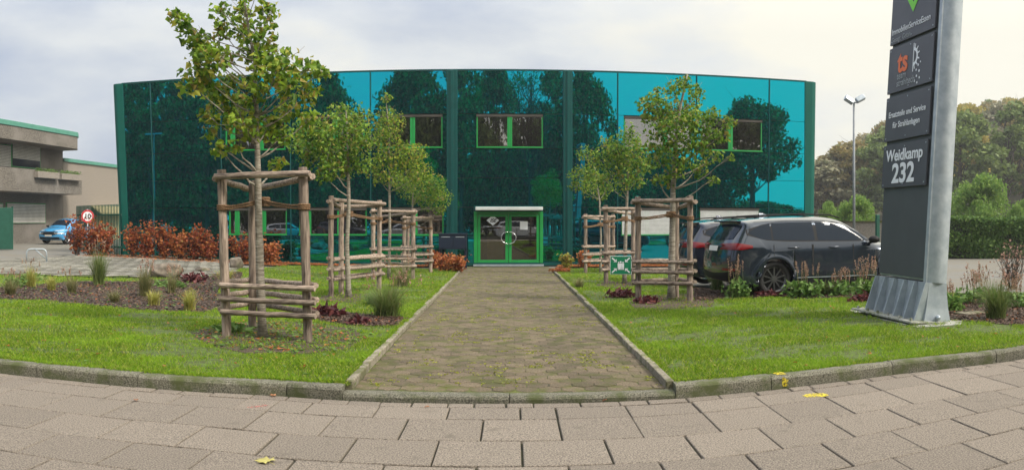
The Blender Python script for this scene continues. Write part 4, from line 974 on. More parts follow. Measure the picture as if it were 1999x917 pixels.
def L(*v):   # piecewise linear curve in u
    v = list(v)
    def f(u):
        q = u*(len(v)-1); i = min(int(q), len(v)-2); return v[i]+(v[i+1]-v[i])*(q-i)
    return f
def make_suv(label, paint_, group, m_rim=M_alu, name='parked_car'):
    top = [((-2.20,.30),.05),((-2.42,.36),.25),((-2.47,.52),.30),((-2.47,.78),.24),((-2.43,1.0),.24),((-2.40,1.12),.24),((-2.34,1.22),.24),((-2.20,1.42),.22),((-2.08,1.58),.18),((-2.16,1.625),.10),((-2.0,1.66),.14),((-1.5,1.715),.17),((-.7,1.745),.18),((.0,1.735),.18),((.42,1.69),.20),((.8,1.50),.24),((1.2,1.22),.28),((1.36,1.17),.20),((1.8,1.13),.20),((2.2,1.04),.24),((2.38,.86),.3),((2.45,.66),.3),((2.44,.42),.28),((2.32,.26),.2),((2.1,.24),.05)]
    def W(x, z):
        if z < .45: b = .955+.045*(z/.45)
        elif z < 1.08: b = 1.0-.012*((z-.45)/.63)
        elif z < 1.21: b = .988-.05*((z-1.08)/.13)
        else: b = .938-.20*clamp((z-1.21)/.5, 0, 1.1)
        for ax in (1.585, -1.39):
            d = math.hypot(x-ax, z-.38); b += .022*math.exp(-((d-.47)/.07)**2) if z < .95 else 0
        return b
    c = Car(top, 1.585, -1.39, .25, .435, .385, 1.0, W, paint_)
    t = thing(name, label, 'car', group=group); bo = c.body(t, .98)
    # black cladding round the sills and bumpers
    c.end('rear_valance', M_trimblk, t, False, -.80, .80, L(.33,.33), L(.55,.52,.50,.52,.55), 16, 5)
    c.end('tailgate_glass', M_carglass, t, False, -.70, .70, L(1.25,1.22,1.22,1.25), L(1.52,1.55,1.55,1.52), 14, 6, off=.01)
    c.end('number_plate', M_pla, t, False, -.26, .26, L(.98,.98), L(1.09,1.09), 4, 2, off=.02)
    MB().box(-2.20,-2.02,-.60,.60,1.605,1.635).build('spoiler', M_trimblk, t, bevel=.01)
    # windscreen
    m_ = MB()
    def ws(u, v):
        y = -.66+1.32*u; x0_, z0_ = 1.20, 1.215; x1_, z1_ = .47, 1.665; x = x0_+(x1_-x0_)*v; z = z0_+(z1_-z0_)*v+.01; k = 1-abs(y)/.75; y2 = y*(1.08-.12*v)
        zz = z
        lo, hi = z-.35, z+.2
        for _ in range(22):
            md = (lo+hi)/2
            if c.inside(x, md) and c.w(x, md) >= abs(y2): lo = md
            else: hi = md
        return (x+.005, y2, lo+.008)
    m_.grid(ws, 12, 8); m_.build('windscreen', M_carglass, t, smooth=True, fix=False)
    for sg in (1, -1):
        c.side('side_glass', M_carglass, t, sg, -1.95, -1.45, L(1.35,1.25,1.225), L(1.40,1.52,1.575), 10, 5)
        c.side('side_glass', M_carglass, t, sg, -1.41, -.42, L(1.225,1.215,1.21), L(1.58,1.60,1.608), 12, 5)
        c.side('side_glass', M_carglass, t, sg, -.34, .98, L(1.21,1.205,1.20,1.205), L(1.608,1.60,1.55,1.42,1.235), 18, 5)
        c.side('window_trim', M_trimblk, t, sg, -2.02, 1.08, L(1.33,1.22,1.19,1.185,1.185,1.18,1.18,1.18), L(1.44,1.55,1.615,1.632,1.632,1.632,1.585,1.46,1.21), 34, 5, off=.0025)
        c.side('tail_light', M_red, t, sg, -2.425, -1.92, L(1.02,1.02,1.06), L(1.14,1.16,1.14,1.11), 16, 4, off=.014)
        c.side('reflector', M_red, t, sg, -2.44, -2.30, L(.58,.58), L(.63,.63), 6, 2, off=.01)
        c.side('head_light', M_lamp, t, sg, 1.98, 2.40, L(.84,.80), L(.95,.90), 12, 4, off=.01)
        c.side('sill', M_trimblk, t, sg, -.93, 1.12, L(.27,.27), L(.37,.37), 10, 2, off=.008)
        c.side('sill_strip', M_steel, t, sg, -.90, 1.08, L(.40,.40), L(.42,.42), 8, 1, off=.012)
        for (x0_, x1_) in ((-.50,-.47),(.53,.54),(-1.43,-1.42)): c.side('door_gap', M_dark, t, sg, x0_-.005 if x0_ != -1.43 else -1.425, x1_+.002 if x0_ != -1.43 else -1.415, L(.45 if x0_ != -1.43 else .86,.45 if x0_ != -1.43 else .86), L(1.12,1.12), 1, 8, off=.002)
        for hx_ in (-.95,.05):
            m_ = MB(); y = sg*(c.w(hx_, 1.07)+.02); m_.tube([(hx_-.13,y-sg*.02,1.055),(hx_-.09,y,1.06),(hx_+.09,y,1.06),(hx_+.13,y-sg*.02,1.055)], .018, n=8, flat=.7); m_.build('door_handle', M_trimblk if hx_ < -10 else paint_, t, smooth=True)
        m_ = MB(); y = sg*(c.w(.95, 1.14)); m_.grid(lambda u, v: (.98+.13*math.cos(u*2*PI)*math.sin(v*PI)**.8+.02, y+sg*(.16+.12*math.cos(v*PI)*-1), 1.215+.085*math.sin(u*2*PI)*math.sin(v*PI)**.8), 14, 8)
        m_.tube([(.98,y-sg*.03,1.13),(.98,y+sg*.12,1.17)], .03, n=6); m_.build('wing_mirror', M_trimblk, t, smooth=True)
        m_ = MB(); m_.tube([(x_, sg*(.66), z_) for x_, z_ in ((-1.75,1.69),(-1.6,1.735),(-.6,1.785),(.1,1.765),(.35,1.70))], .018, n=6); m_.build('roof_rail', M_trimblk, t, smooth=True)
        for ax in (1.585, -1.39): wheel(t, ax, sg*.83, .385, sg, m_rim)
    for z_ in (.62,.70,.78): c.end('grille_bar', M_trimblk, t, True, -.35, .35, L(z_,z_), L(z_+.05,z_+.05), 6, 1)
    m_ = MB(); m_.grid(lambda u, v: (-1.35+.24*u, (.05-.045*u)*(v*2-1)*.8, 1.725+.09*math.sin(min(1,(1-u)*1.3)*PI/2)*(1-(v*2-1)**2)), 8, 4); m_.build('roof_antenna', paint_, t, smooth=True)
    return t, c
# nearest dark grey SUV
hd = math.radians(6.5)
suv, _c = make_suv('dark grey estate car with red tail lamp, parked nearest beside the right lawn', M_suv, 'dark cars parked beside the right lawn')
pw = Vector(at(1508, 17.75)); ca_, sa_ = math.cos(hd), math.sin(hd)
lx, ly = -1.39, -.83
suv.location = (pw.x-(lx*ca_-ly*sa_), pw.y-(lx*sa_+ly*ca_), g(pw.x, pw.y)-.02); suv.rotation_euler = (0,0,hd)
suv2, _c2 = make_suv('blue black estate car parked behind the nearest dark grey car', M_suv2, 'dark cars parked beside the right lawn')
suv2.location = (suv.location.x-.25, suv.location.y+2.9, g(suv.location.x, suv.location.y+2.9)-.01); suv2.rotation_euler = (0,0,hd)
# small sky blue hatchback by the neighbour building
def make_hatch(label, paint_, group=None, name='parked_car', m_rim=M_silver):
    top = [((-1.9,.26),.05),((-2.06,.36),.25),((-2.12,.60),.28),((-2.10,.86),.28),((-2.02,1.0),.26),((-1.80,1.33),.22),((-1.6,1.46),.16),((-.9,1.54),.16),((-.1,1.55),.17),((.35,1.50),.18),((.75,1.29),.22),((1.12,1.05),.22),((1.5,.98),.2),((1.86,.88),.24),((2.04,.74),.28),((2.10,.55),.28),((2.06,.32),.22),((1.85,.22),.05)]
    def W(x, z):
        if z < .9: b = .96+.04*clamp(z/.5, 0, 1)
        elif z < 1.0: b = 1-.04*(z-.9)/.1
        else: b = .96-.22*clamp((z-1.0)/.5, 0, 1.1)
        return b
    c = Car(top, 1.28, -1.32, .22, .39, .34, .90, W, paint_); t = thing(name, label, 'car', group=group); c.body(t, .86)
    c.end('grille', M_trimblk, t, True, -.62, .62, L(.58,.50,.50,.58), L(.72,.74,.74,.72), 14, 4); c.end('lower_grille', M_trimblk, t, True, -.72, .72, L(.28,.28), L(.40,.38,.38,.40), 14, 3)
    c.end('number_plate', M_pla, t, True, -.26, .26, L(.44,.44), L(.54,.54), 4, 2, off=.03); c.end('tailgate_glass', M_carglass, t, False, -.58, .58, L(1.04,1.04), L(1.34,1.36,1.34), 12, 5)
    c.end('number_plate', M_pla, t, False, -.26, .26, L(.66,.66), L(.77,.77), 4, 2, off=.02)
    m_ = MB()
    def ws(u, v):
        y = -.60+1.2*u; x = 1.02+(.42-1.02)*v; y2 = y*(1.08-.12*v); lo, hi = .9, 1.7
        for _ in range(22):
            md = (lo+hi)/2
            if c.inside(x, md) and c.w(x, md) >= abs(y2): lo = md
            else: hi = md
        return (x+.004, y2, lo+.008)
    m_.grid(ws, 12, 8); m_.build('windscreen', M_carglass, t, smooth=True, fix=False)
    for sg in (1, -1):
        c.side('side_glass', M_carglass, t, sg, -1.55, -.50, L(1.06,1.03,1.01), L(1.20,1.37,1.405), 12, 5); c.side('side_glass', M_carglass, t, sg, -.44, .84, L(1.01,1.0,1.03), L(1.41,1.40,1.33,1.20,1.05), 16, 5)
        c.side('head_light', M_lamp, t, sg, 1.70, 2.05, L(.60,.60), L(.68,.66), 10, 3, off=.01); c.side('day_light', M_lamp, t, sg, 1.66, 2.0, L(.80,.76), L(.84,.80), 8, 2, off=.01)
        c.side('tail_light', M_red, t, sg, -2.08, -1.80, L(.80,.82), L(.94,.92), 10, 3, off=.01); c.side('sill', M_trimblk, t, sg, -.9, .86, L(.23,.23), L(.31,.31), 8, 2)
        c.side('door_gap', M_dark, t, sg, -.48, -.47, L(.4,.4), L(1.0,1.0), 1, 6, off=.002)
        m_ = MB(); y = sg*c.w(.8, 1.02); m_.grid(lambda u, v: (.82+.1*math.cos(u*2*PI)*math.sin(v*PI), y+sg*(.12-.1*math.cos(v*PI)), 1.06+.07*math.sin(u*2*PI)*math.sin(v*PI)), 12, 6); m_.build('wing_mirror', M_trimblk, t, smooth=True)
        for ax in (1.28, -1.32): wheel(t, ax, sg*.74, .34, sg, m_rim, spokes=5)
    return t, c
bc, _h = make_hatch('light blue hatchback with black grille parked by the concrete building', M_blue)
fx, fy = at(99, 54); hb = math.radians(-90-4); bc.rotation_euler = (0,0,hb); bc.location = (fx-2.0*math.cos(hb), fy-2.0*math.sin(hb), g(fx, fy)); bc.scale = (1.08,)*3
# cars along the far side of the street, seen mirrored in the glass wall
SG = 'cars parked across the street'
c1, _ = make_hatch('silver hatchback parked across the street behind the viewer', M_silvercar, SG); c1.location = (-17.5, -8.0, -.15)
c2 = copy_tree(c1); c2['label'] = 'silver hatchback parked across the street facing the other way'; c2.location = (-6.8, -8.0, -.15); c2.rotation_euler = (0,0,PI)
c3, _ = make_suv('white estate car parked across the street', M_whitecar, SG, m_rim=M_silver); c3.location = (4.2, -8.0, -.15)
c4 = copy_tree(suv2); c4['label'] = 'blue black estate car parked across the street'; c4['group'] = SG; c4.location = (-12.2, -8.0, -.15); c4.rotation_euler = (0,0,0)
# ================================================================= sign pylon
XP, YN = 5.95, 10.85; PWd = 1.70; TK = .31
zb_ = g(XP, YN)+.006
py = thing('sign_pylon', 'tall leaning galvanised steel pylon carrying dark company sign panels and house number 232', 'sign', (XP, YN, zb_), -PI/2)
LEAN = .068
py.rotation_euler = (-LEAN, 0, -PI/2)
# local: x from near end (0) backwards is negative -> far end at -PWd ; y is +X world ; face at y=0 looking to -y
ZP = lambda z: z-zb_
m_ = MB(); m_.box(-PWd, -.006, .0, TK, .62, 6.8); m_.build('frame', M_steel, py, bevel=.03)
m_ = MB(); m_.grid(lambda u, v: ((-.03+.09*math.sin(u*PI)), -.03+u*(TK+.06), .60+6.2*v), 12, 1); m_.build('end_post', M_steel, py, smooth=True)
m_ = MB(); m_.box(-.10, -.012, -.03, -.004, .60, 6.8); m_.build('edge_strip', M_steel, py)
# flared foot
ft = MB(); t0 = .03; zs = [t0, .25, .62]
def ring(z, k): e = .14*(1-k)**1.6; return [(-PWd-e*.9, -e*.5, z), (.03+e*.35, -e*.5, z), (.03+e*.35, TK+e*.5, z), (-PWd-e*.9, TK+e*.5, z)]
rs_ = [ring(t0, 0), ring(.22, .35), ring(.42, .7), ring(.60, 1)]
ft.add([p for r in rs_ for p in r], [(k*4+i, k*4+(i+1)%4, (k+1)*4+(i+1)%4, (k+1)*4+i) for k in range(3) for i in range(4)]+[(12,13,14,15)]); ft.build('foot', M_steel, py)
for k in range(6):
    x = -PWd-.02+(PWd+.04)*k/5; gsm = MB(); poly = [(-.22, t0), (-.02, t0), (-.004, .60), (-.06, .60)]
    gsm.add([(x-.012, a, b) for a, b in poly]+[(x+.012, a, b) for a, b in poly], [(0,1,2,3),(7,6,5,4),(0,1,5,4),(1,2,6,5),(2,3,7,6),(3,0,4,7)]); gsm.build('gusset', M_steel, py)
MB().box(-PWd-.26, .22, -.36, TK+.18, 0, t0).build('base_plate', M_plate, py, bevel=.005)
for k in range(6):
    x = -PWd-.12+(PWd+.2)*k/5; MB().lathe([(.001,.045),(.02,.045),(.022,.0)], (x,-.30,t0), 'z', 6).build('bolt', M_plate, py)
MB().tube([(.05,.18,.09),(.20,.10,.09)], .035, n=10).build('drain_pipe', M_steel, py, smooth=True)
MB().box(-PWd+.02, -.10, -.02, -.002, .655, 6.7).build('backing_panel', M_panel, py)
def plate(z0, z1, x0=-PWd+.0, x1=-.155):
    o = MB().box(x0, x1, -.062, -.03, z0, z1).build('sign_panel', M_panel2, py, bevel=.003)
    b = MB()
    for x in (x0+.06, (x0+x1)/2, x1-.06):
        for z in (z0+.05, z1-.05): b.lathe([(.001,-.004),(.012,-.004),(.012,.002)], (x,-.064,z), 'y', 8)
    b.build('screws', M_steel, o); return o
p1 = plate(ZP(2.14), ZP(2.85)); p2 = plate(ZP(2.92), ZP(3.66)); p3 = plate(ZP(3.73), ZP(4.50)); p4 = plate(ZP(4.56), ZP(5.75))
xm = (-PWd-.155)/2; yt = -.068
text('Weidkamp', .262, M_letter, p1, (xm, yt, ZP(2.58)), align='CENTER', bold=.006, wscale=1.10); text('232', .44, M_letter, p1, (xm, yt, ZP(2.22)), align='CENTER', bold=.012, wscale=1.2)
text('Ersatzteile und Service', .138, M_letter, p2, (xm, yt, ZP(3.31)), align='CENTER', wscale=1.02, bold=.0015); text('für Strahlanlagen', .138, M_letter, p2, (xm, yt, ZP(3.13)), align='CENTER', wscale=1.02, bold=.0015)
text('ts', .50, M_oran_l, p3, (xm-.42, yt, ZP(4.05)), align='LEFT', bold=.014, wscale=1.0)
text('team', .16, M_grey_l, p3, (xm-.42, yt, ZP(3.93)), bold=.002); text('strahltech', .16, M_grey_l, p3, (xm-.42, yt, ZP(3.81)), bold=.002)
m_ = MB(); gc = (xm+.13, ZP(4.22))
for k in range(14):
    a0, a1 = -PI*.5+PI*k/14, -PI*.5+PI*(k+1)/14
    m_.add([(gc[0]+q*math.cos(a), yt, gc[1]+q*math.sin(a)) for q, a in ((.10,a0),(.15,a0),(.15,a1),(.10,a1))], [(0,1,2,3)])
for k in range(6):
    a = -PI*.42+PI*.84*k/5; m_.add([(gc[0]+q*math.cos(a+w), yt, gc[1]+q*math.sin(a+w)) for q, w in ((.15,-.09),(.21,-.06),(.21,.06),(.15,.09))], [(0,1,2,3)])
m_.box(gc[0]-.012, gc[0]+.012, yt-.001, yt+.001, gc[1]-.24, gc[1]+.22)
for (dx_, dz_, r0) in ((.18,-.16,.022),(.12,-.23,.02),(.22,-.26,.024),(.14,-.33,.022),(.24,-.37,.02),(.08,-.40,.024),(.17,-.44,.02),(.25,-.12,.016)):
    m_.add([(gc[0]+dx_+r0*math.cos(k*PI/4), yt, gc[1]+dz_+.0+r0*math.sin(k*PI/4)) for k in range(8)], [tuple(range(8))])
m_.build('emblem', M_letter, p3, fix=False)
text('ImmobilienServiceEssen', .150, M_letter, p4, (-PWd+.06, yt, ZP(4.72)), wscale=.93); text('Gesagt. Getan.', .12, M_grey_l, p4, (-PWd+.06, yt, ZP(4.59)))
m_ = MB(); cx, cz = xm+.02, ZP(5.02)
m_.add([(cx, yt, cz-.05), (cx+.34, yt, cz+.33), (cx+.2, yt, cz+.33), (cx, yt, cz+.11), (cx-.12, yt, cz+.24), (cx-.24, yt, cz+.22)], [(0,1,2,3,4,5)]); m_.build('tick_mark', M_lime_l, p4, fix=False)
# ================================================================= floodlight mast, hedge, wall
lr = 44; lx_, ly_ = at(1667, lr); lb = g(lx_, ly_); fl = thing('floodlight_mast', 'tall grey steel mast with two floodlights behind the parked cars', 'street lamp', (lx_, ly_, lb)); zt = zat(200, lr)-lb
MB().tube([(0,0,0),(0,0,zt)], [.085,.055], n=12).build('mast', M_mast, fl, smooth=True); MB().tube([(-.25,0,zt),(.25,0,zt)], .04).build('cross_arm', M_steel, fl)
for s_, tx in ((-1,-.5),(1,.5)):
    M = Matrix.Translation((s_*.33, -.1, zt+.10+.1*(s_ > 0))) @ Matrix.Rotation(s_*-.5, 4, 'Y') @ Matrix.Rotation(-.5, 4, 'X'); MB().box(-.26,.26,-.12,.12,-.13,.15, M).build('floodlight', M_steel, fl, bevel=.03)
def hedge(label, A, B, H, depth, nlf, name='hedge'):
    A, B = Vector(A), Vector(B); L_ = (B-A).length; z = min(g(A.x,A.y), g(B.x,B.y)); t = thing(name, label, 'hedge', (A.x, A.y, z), math.atan2(B.y-A.y, B.x-A.x))
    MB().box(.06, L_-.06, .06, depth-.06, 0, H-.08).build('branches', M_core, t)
    n = nlf; s = RNG.random(n); C = np.empty((n, 3)); f_ = RNG.random(n) < .66
    C[:, 0] = RNG.uniform(0, L_, n); C[:, 1] = np.where(f_, RNG.normal(.03, .05, n), RNG.uniform(0, depth, n)); C[:, 2] = np.where(f_, RNG.uniform(0, H, n), RNG.normal(H-.03, .05, n))
    C[:, 1] += .06*np.sin(C[:, 0]*2.3)+.05*np.sin(C[:, 2]*5+C[:, 0]); C[:, 2] += .04*np.sin(C[:, 0]*1.7)
    V, Fa = quads(C, .16); fastmesh('foliage', V, Fa, M_hedge, t); return t
A = at(1838, 37.5); B = at(1999, 41)
hedge('clipped green hedge behind the yard right of the sign pylon', (*at(1842, 40.5), 0), (*at(2120, 41.5), 0), 1.92, 1.2, 26000)
wA, wB = at(1600, 46), at(1850, 46)
wl = thing('garden_wall', 'low rendered wall behind the cars left of the sign pylon', 'wall', (wA[0], wA[1], g(*wA)), math.atan2(wB[1]-wA[1], wB[0]-wA[0])); Lw = math.hypot(wB[0]-wA[0], wB[1]-wA[1])
MB().box(0, Lw, 0, .25, -.1, 1.72).build('wall', M_concp, wl); MB().box(-.05, Lw+.05, -.05, .3, 1.722, 1.82).build('coping', M_moss, wl)
gpst = MB().box(-.08,.08,-.08,.08,0,2.1).build('gate_post', M_dgreen, None, bevel=.02); q = at(1713, 36); gpst.location = (q[0], q[1], g(*q)); tag(gpst, 'dark green steel gate post seen just left of the pylon', 'post')
# yard strip and drain cover
dcv = GP(1893, 613); o = MB(); o.box(-.22,.22,-.16,.16,0,.035); o.lathe([(.10,.045),(.11,.045),(.11,.036)], (0,0,0), 'z', 20); o = o.build('drain_cover', M_edge, None, bevel=.008); o.location = dcv; o.rotation_euler = (0,0,.25); tag(o, 'small square concrete drain cover in the mulch right of the pylon', 'drain cover')
# ================================================================= shrubs and plants
def shrub(name, label, base, rx, h, n, leaf, m, group=None, cat='shrub', stems=6, base_h=.0):
    t = thing(name, label, cat, base, 0, group); st = MB(); cl = []
    for k in range(stems):
        a = random.uniform(0, 2*PI); q = random.uniform(.2, 1); tip = Vector((math.cos(a)*rx*q, math.sin(a)*rx*q*.7, h*random.uniform(.6, 1)*(1-.15*q)))
        pts = limb(st, (math.cos(a)*.05, math.sin(a)*.05, -.03), tip, .012, .003, n=4, wob=.04); cl += pts[1:]
        for _ in range(3):
            s_ = pts[random.randint(1, 3)]; e_ = s_+Vector((random.gauss(0,.3)*rx, random.gauss(0,.3)*rx, random.uniform(0,.35)*h)); limb(st, s_, e_, .005, .002, n=2); cl += [e_, s_.lerp(e_, .5)]
    st.build('stems', M_bark, t)
    cl = np.array([tuple(c) for c in cl]); idx = RNG.integers(0, len(cl), n); C = cl[idx]+RNG.normal(0, 1, (n, 3))*np.array([rx*.20, rx*.2, h*.08]); C[:, 2] = np.clip(C[:, 2], .03, h*1.08)
    V, Fa = leaves(C, leaf, droop=.1); fastmesh('foliage', V, Fa, m, t); return t
CG = 'copper beech shrubs in the row before the glass wall'
hedge_px = [(150,494,68),(178,494,64),(206,497,60),(262,498,60),(290,499,62),(322,499,56),(352,500,52),(380,500,54),(408,501,50),(470,503,44),(500,505,48),(528,506,36)]
clabs = ['tallest rust red shrub at the left end of the row','rust red shrub around the speed limit sign','rust red shrub beside the green bar fence','rust red shrub at the left corner of the glass office','tall crimson shrub right of the office corner','thinning crimson shrub in the middle of the long row','small orange tinged shrub in the long row','crimson shrub right of the orange tinged one','low crimson shrub left of the nearest timber guard','low rust shrub seen through the nearest timber guard','reddish shrub behind the nearest tree trunk','short yellowing shrub right of the nearest tree trunk']
for (a, b, hp), lb_ in zip(hedge_px, clabs):
    bp = GP(a, b); r = rad(bp)
    rf = D/math.cos(TH(a)-PHI)*.955
    if r > rf or a > 240:
        r = rf; x_b, y_b = at(a, r); bp = Vector((x_b, y_b, g(x_b, y_b))); hp = (zat(b-hp, r)-bp.z)/r*F
    shrub('copper_shrub', lb_, bp, 22/F*r, hp*1.06/F*r, 620 if hp > 45 else 460, .12, M_orange if lb_.startswith('small orange') or 'yellowing' in lb_ else M_copper, CG, stems=9)
for (a, b, w, hp, lb_, mm, nm) in ((872,529,26,36,'round orange shrub at the foot of the mailbox',M_orange,'orange_shrub'),(893,531,13,34,'orange shrub beside the left path edge',M_orange,'orange_shrub'),(846,523,16,34,'orange shrub behind the last left timber guard',M_copper,'orange_shrub'),(700,514,20,34,'yellow orange shrub behind the second left guard',M_yellow,'yellow_shrub'),(722,515,14,26,'small orange shrub behind the third left guard',M_orange,'orange_shrub'),
    (1104,526,12,30,'small yellow shrub at the right side of the path end',M_yellow,'yellow_shrub'),(1140,522,14,34,'orange shrub behind the last right timber guard',M_orange,'orange_shrub'),(1262,512,26,38,'wide orange brown shrub behind the guard with the green sign',M_copper,'orange_shrub'),(1300,510,20,38,'orange brown shrub left of the dark parked cars',M_copper,'orange_shrub'),(1160,516,16,30,'low orange shrub between the right timber guards',M_orange,'orange_shrub'),(1215,514,14,34,'orange shrub behind the trunk in the sign guard',M_copper,'orange_shrub'),
    (1975,560,46,100,'bare brown twiggy shrub at the right edge before the hedge',M_pink,'twiggy_shrub')):
    bp = GP(a, b); r = rad(bp)
    shrub(nm, lb_, bp, w/F*r, hp/F*r, 800 if nm != 'twiggy_shrub' else 260, .10 if nm != 'twiggy_shrub' else .06, mm, stems=8 if nm != 'twiggy_shrub' else 34)
for (a, b, w, hp, lb_) in ((1098,531,22,9,'low pinkish ground shrub at the right path end'),):
    bp = GP(a, b); r = rad(bp); shrub('ground_shrub', lb_, bp, w/F*r, hp/F*r, 260, .08, M_orange, stems=5)
def tuft(name, label, base, h, spread, n, m, heads=None, w=.006, group=None, parent=None):
    t = parent or thing(name, label, 'ornamental grass', base, 0, group)
    a = RNG.uniform(0, 2*PI, n); q = RNG.random(n)**.7; hh = h*RNG.uniform(.45, 1.05, n); bx2 = RNG.normal(0, spread*.12, (n, 2)); out = q*spread
    V = []; K = 5
    for k in range(K):
        t_ = k/(K-1); R_ = out*(t_**1.6); Z = hh*(t_-.25*q*t_**3); wd = w*(1-t_*.85)
        X_ = bx2[:, 0]+np.cos(a)*R_; Y_ = bx2[:, 1]+np.sin(a)*R_; V += [np.stack([X_-np.sin(a)*wd, Y_+np.cos(a)*wd, Z], 1), np.stack([X_+np.sin(a)*wd, Y_-np.cos(a)*wd, Z], 1)]
    V = np.stack(V, 1).reshape(-1, 3); b = np.arange(n)[:, None]*(2*K); Fa = np.concatenate([b+np.array([[2*k, 2*k+1, 2*k+3, 2*k+2]]) for k in range(K-1)])
    fastmesh('blades', V, Fa, m, t)
    if heads:
        nh = heads; a = RNG.uniform(0, 2*PI, nh); C = []; st = MB()
        for k in range(nh):
            r_h = spread*random.uniform(.3, 1.0); tip = Vector((math.cos(a[k])*r_h, math.sin(a[k])*r_h, h*random.uniform(.95, 1.3)))
            st.tube([(0,0,0), tip*.5+Vector((0,0,h*.12)), tip], [.004,.003,.002], n=4); C.append(np.array(tip)+RNG.normal(0, 1, (14, 3))*np.array([.008,.008,h*.055])-np.array([0,0,h*.05]))
        st.build('stalks', M_dry, t); V, Fa = quads(np.concatenate(C), .035); fastmesh('seed_heads', V, Fa, M_pink, t)
    return t
TGR = 'ornamental grasses in the beds'
for (a, b, hp, sp, n, m, hd_, lb_) in ((193,556,62,26,260,M_tuft,8,'tall green grass tuft left of centre in the mulch bed'),(283,578,52,24,240,M_dry,10,'tall straw coloured grass tuft in the mulch bed'),(300,596,30,22,150,M_ytuft,0,'short yellow grass tuft in the mulch bed'),(370,606,42,24,170,M_ytuft,0,'yellow grass tuft at the right end of the mulch bed'),
    (755,618,62,52,520,M_tuft,12,'large arching green grass tuft beside the left path edge'),(730,596,30,30,200,M_weed,0,'low green clump behind the large arching grass'),(60,560,40,22,120,M_ytuft,4,'pale yellow grass at the left edge of the mulch bed'),(100,566,30,20,120,M_ytuft,0,'small yellow clump near the left edge'),(440,548,26,26,160,M_ytuft,0,'yellow green grass clump before the stones'),(140,572,34,22,110,M_dry,6,'wispy straw grass in the left half of the mulch bed'),(225,590,24,24,110,M_dry,4,'low straw grass near the lower edge of the mulch bed'),(335,572,36,20,110,M_dry,8,'wispy straw grass behind the short yellow tufts'),(20,575,34,26,130,M_dry,6,'straw grass clump cut by the left edge'),(785,560,44,30,120,M_dry,12,'feathery pale grass behind the large arching grass'),
    (1945,622,72,44,420,M_tuft,14,'tall grass tuft in the mulch right of the pylon'),(1400,566,48,26,220,M_tuft,6,'grass tuft behind the timber guard beside the grey car'),(1130,562,20,18,120,M_dry,0,'small dry grass clump near the right path edge'),(1610,575,28,30,200,M_tuft,0,'low grass clump under the middle of the grey car')):
    bp = GP(a, b); r = rad(bp); tuft('ornamental_grass', lb_, bp, hp*1.15/F*r, sp*1.35/F*r, int(n*1.6), m, heads=int(hd_*1.5), w=.0045*max(1, r/11), group=TGR)
def perennial(label, base, h, spread, nleaf, spikes, mleaf=M_weed, mspike=M_pink, name='perennial_plant', group=None, cat='plant'):
    t = thing(name, label, cat, base, 0, group)
    C = RNG.normal(0, 1, (nleaf, 3))*np.array([spread*.45, spread*.4, 0]); C[:, 2] = RNG.random(nleaf)**1.3*h*.42+.02; V, Fa = leaves(C, .13, droop=.0, aspect=.6); V[:, 2] = np.maximum(V[:, 2], .0); fastmesh('leaves', V, Fa, mleaf, t)
    if spikes:
        st = MB(); C = []
        for k in range(spikes):
            a = random.uniform(0, 2*PI); q = random.random()*spread; b0 = Vector((math.cos(a)*q*.6, math.sin(a)*q*.5, 0)); tip = b0+Vector((random.gauss(0,.07), random.gauss(0,.07), h*random.uniform(.7,1.1)))
            st.tube([b0, b0.lerp(tip, .5)+Vector((random.gauss(0,.02),0,0)), tip], [.005,.004,.002], n=4); m = 26; z = RNG.random((m, 1)); C.append(np.array(tip)*(1-z*.28)+np.array(b0)*z*.28+RNG.normal(0, .010, (m, 3)))
        st.build('stalks', M_dry, t); V, Fa = quads(np.concatenate(C), .032); fastmesh('flower_spikes', V, Fa, mspike, t)
    return t
PG = 'flowering perennials in the beds'
for (a, b, hp, sp, nl, ns, lb_) in ((1440,582,78,30,160,10,'tall leafy perennial with dry spikes before the rear wheel of the grey car'),(1480,572,40,24,130,6,'low leafy perennial left of the rear wheel'),(1570,580,66,36,260,16,'bushy perennial with pinkish spikes before the grey car doors'),(1640,576,52,34,150,20,'spiky pink perennial clump under the grey car front door'),(1692,584,80,34,240,26,'dense perennial with dark pink spikes just left of the pylon'),
    (1855,606,60,26,200,8,'leafy green perennial just right of the pylon foot'),(1900,592,64,44,120,22,'airy pink spiked perennial right of the pylon'),(1975,600,60,40,120,16,'airy pink spiked perennial at the right edge'),(60,548,24,30,180,4,'low green leafy plant at the left edge of the lawn'),(30,560,34,22,130,5,'small leafy perennial at the far left'),(330,560,20,34,200,0,'low green ground plant before the boulder'),(1755,572,40,30,90,12,'pink spiked plants behind the pylon foot'),(455,648,10,24,130,0,'flat green weed rosette at the foot of the nearest tree')):
    bp = GP(a, b); r = rad(bp); perennial(lb_, bp, hp/F*r, sp/F*r, nl, ns, group=PG)
for (a, b, hp, sp, nl, lb_) in ((637,616,20,26,190,'purple leaved plant right of the nearest timber guard'),(377,551,22,24,190,'dark purple leaved plant before the boulders'),(1213,580,14,26,170,'dark purple leaved plant left of the nearest right guard'),(1262,592,10,22,120,'small purple leaved plant at the foot of the nearest right guard'),(1500,580,12,22,120,'purple leaved plant before the rear wheel of the grey car'),(1685,588,12,28,150,'crimson leaved plant at the left foot of the pylon'),(700,632,8,16,70,'tiny purple leaved plant in the narrow bed')):
    bp = GP(a, b); r = rad(bp); perennial(lb_, bp, hp*1.5/F*r, sp/F*r, nl, 0, mleaf=M_purple, name='purple_plant', group='purple leaved plants')
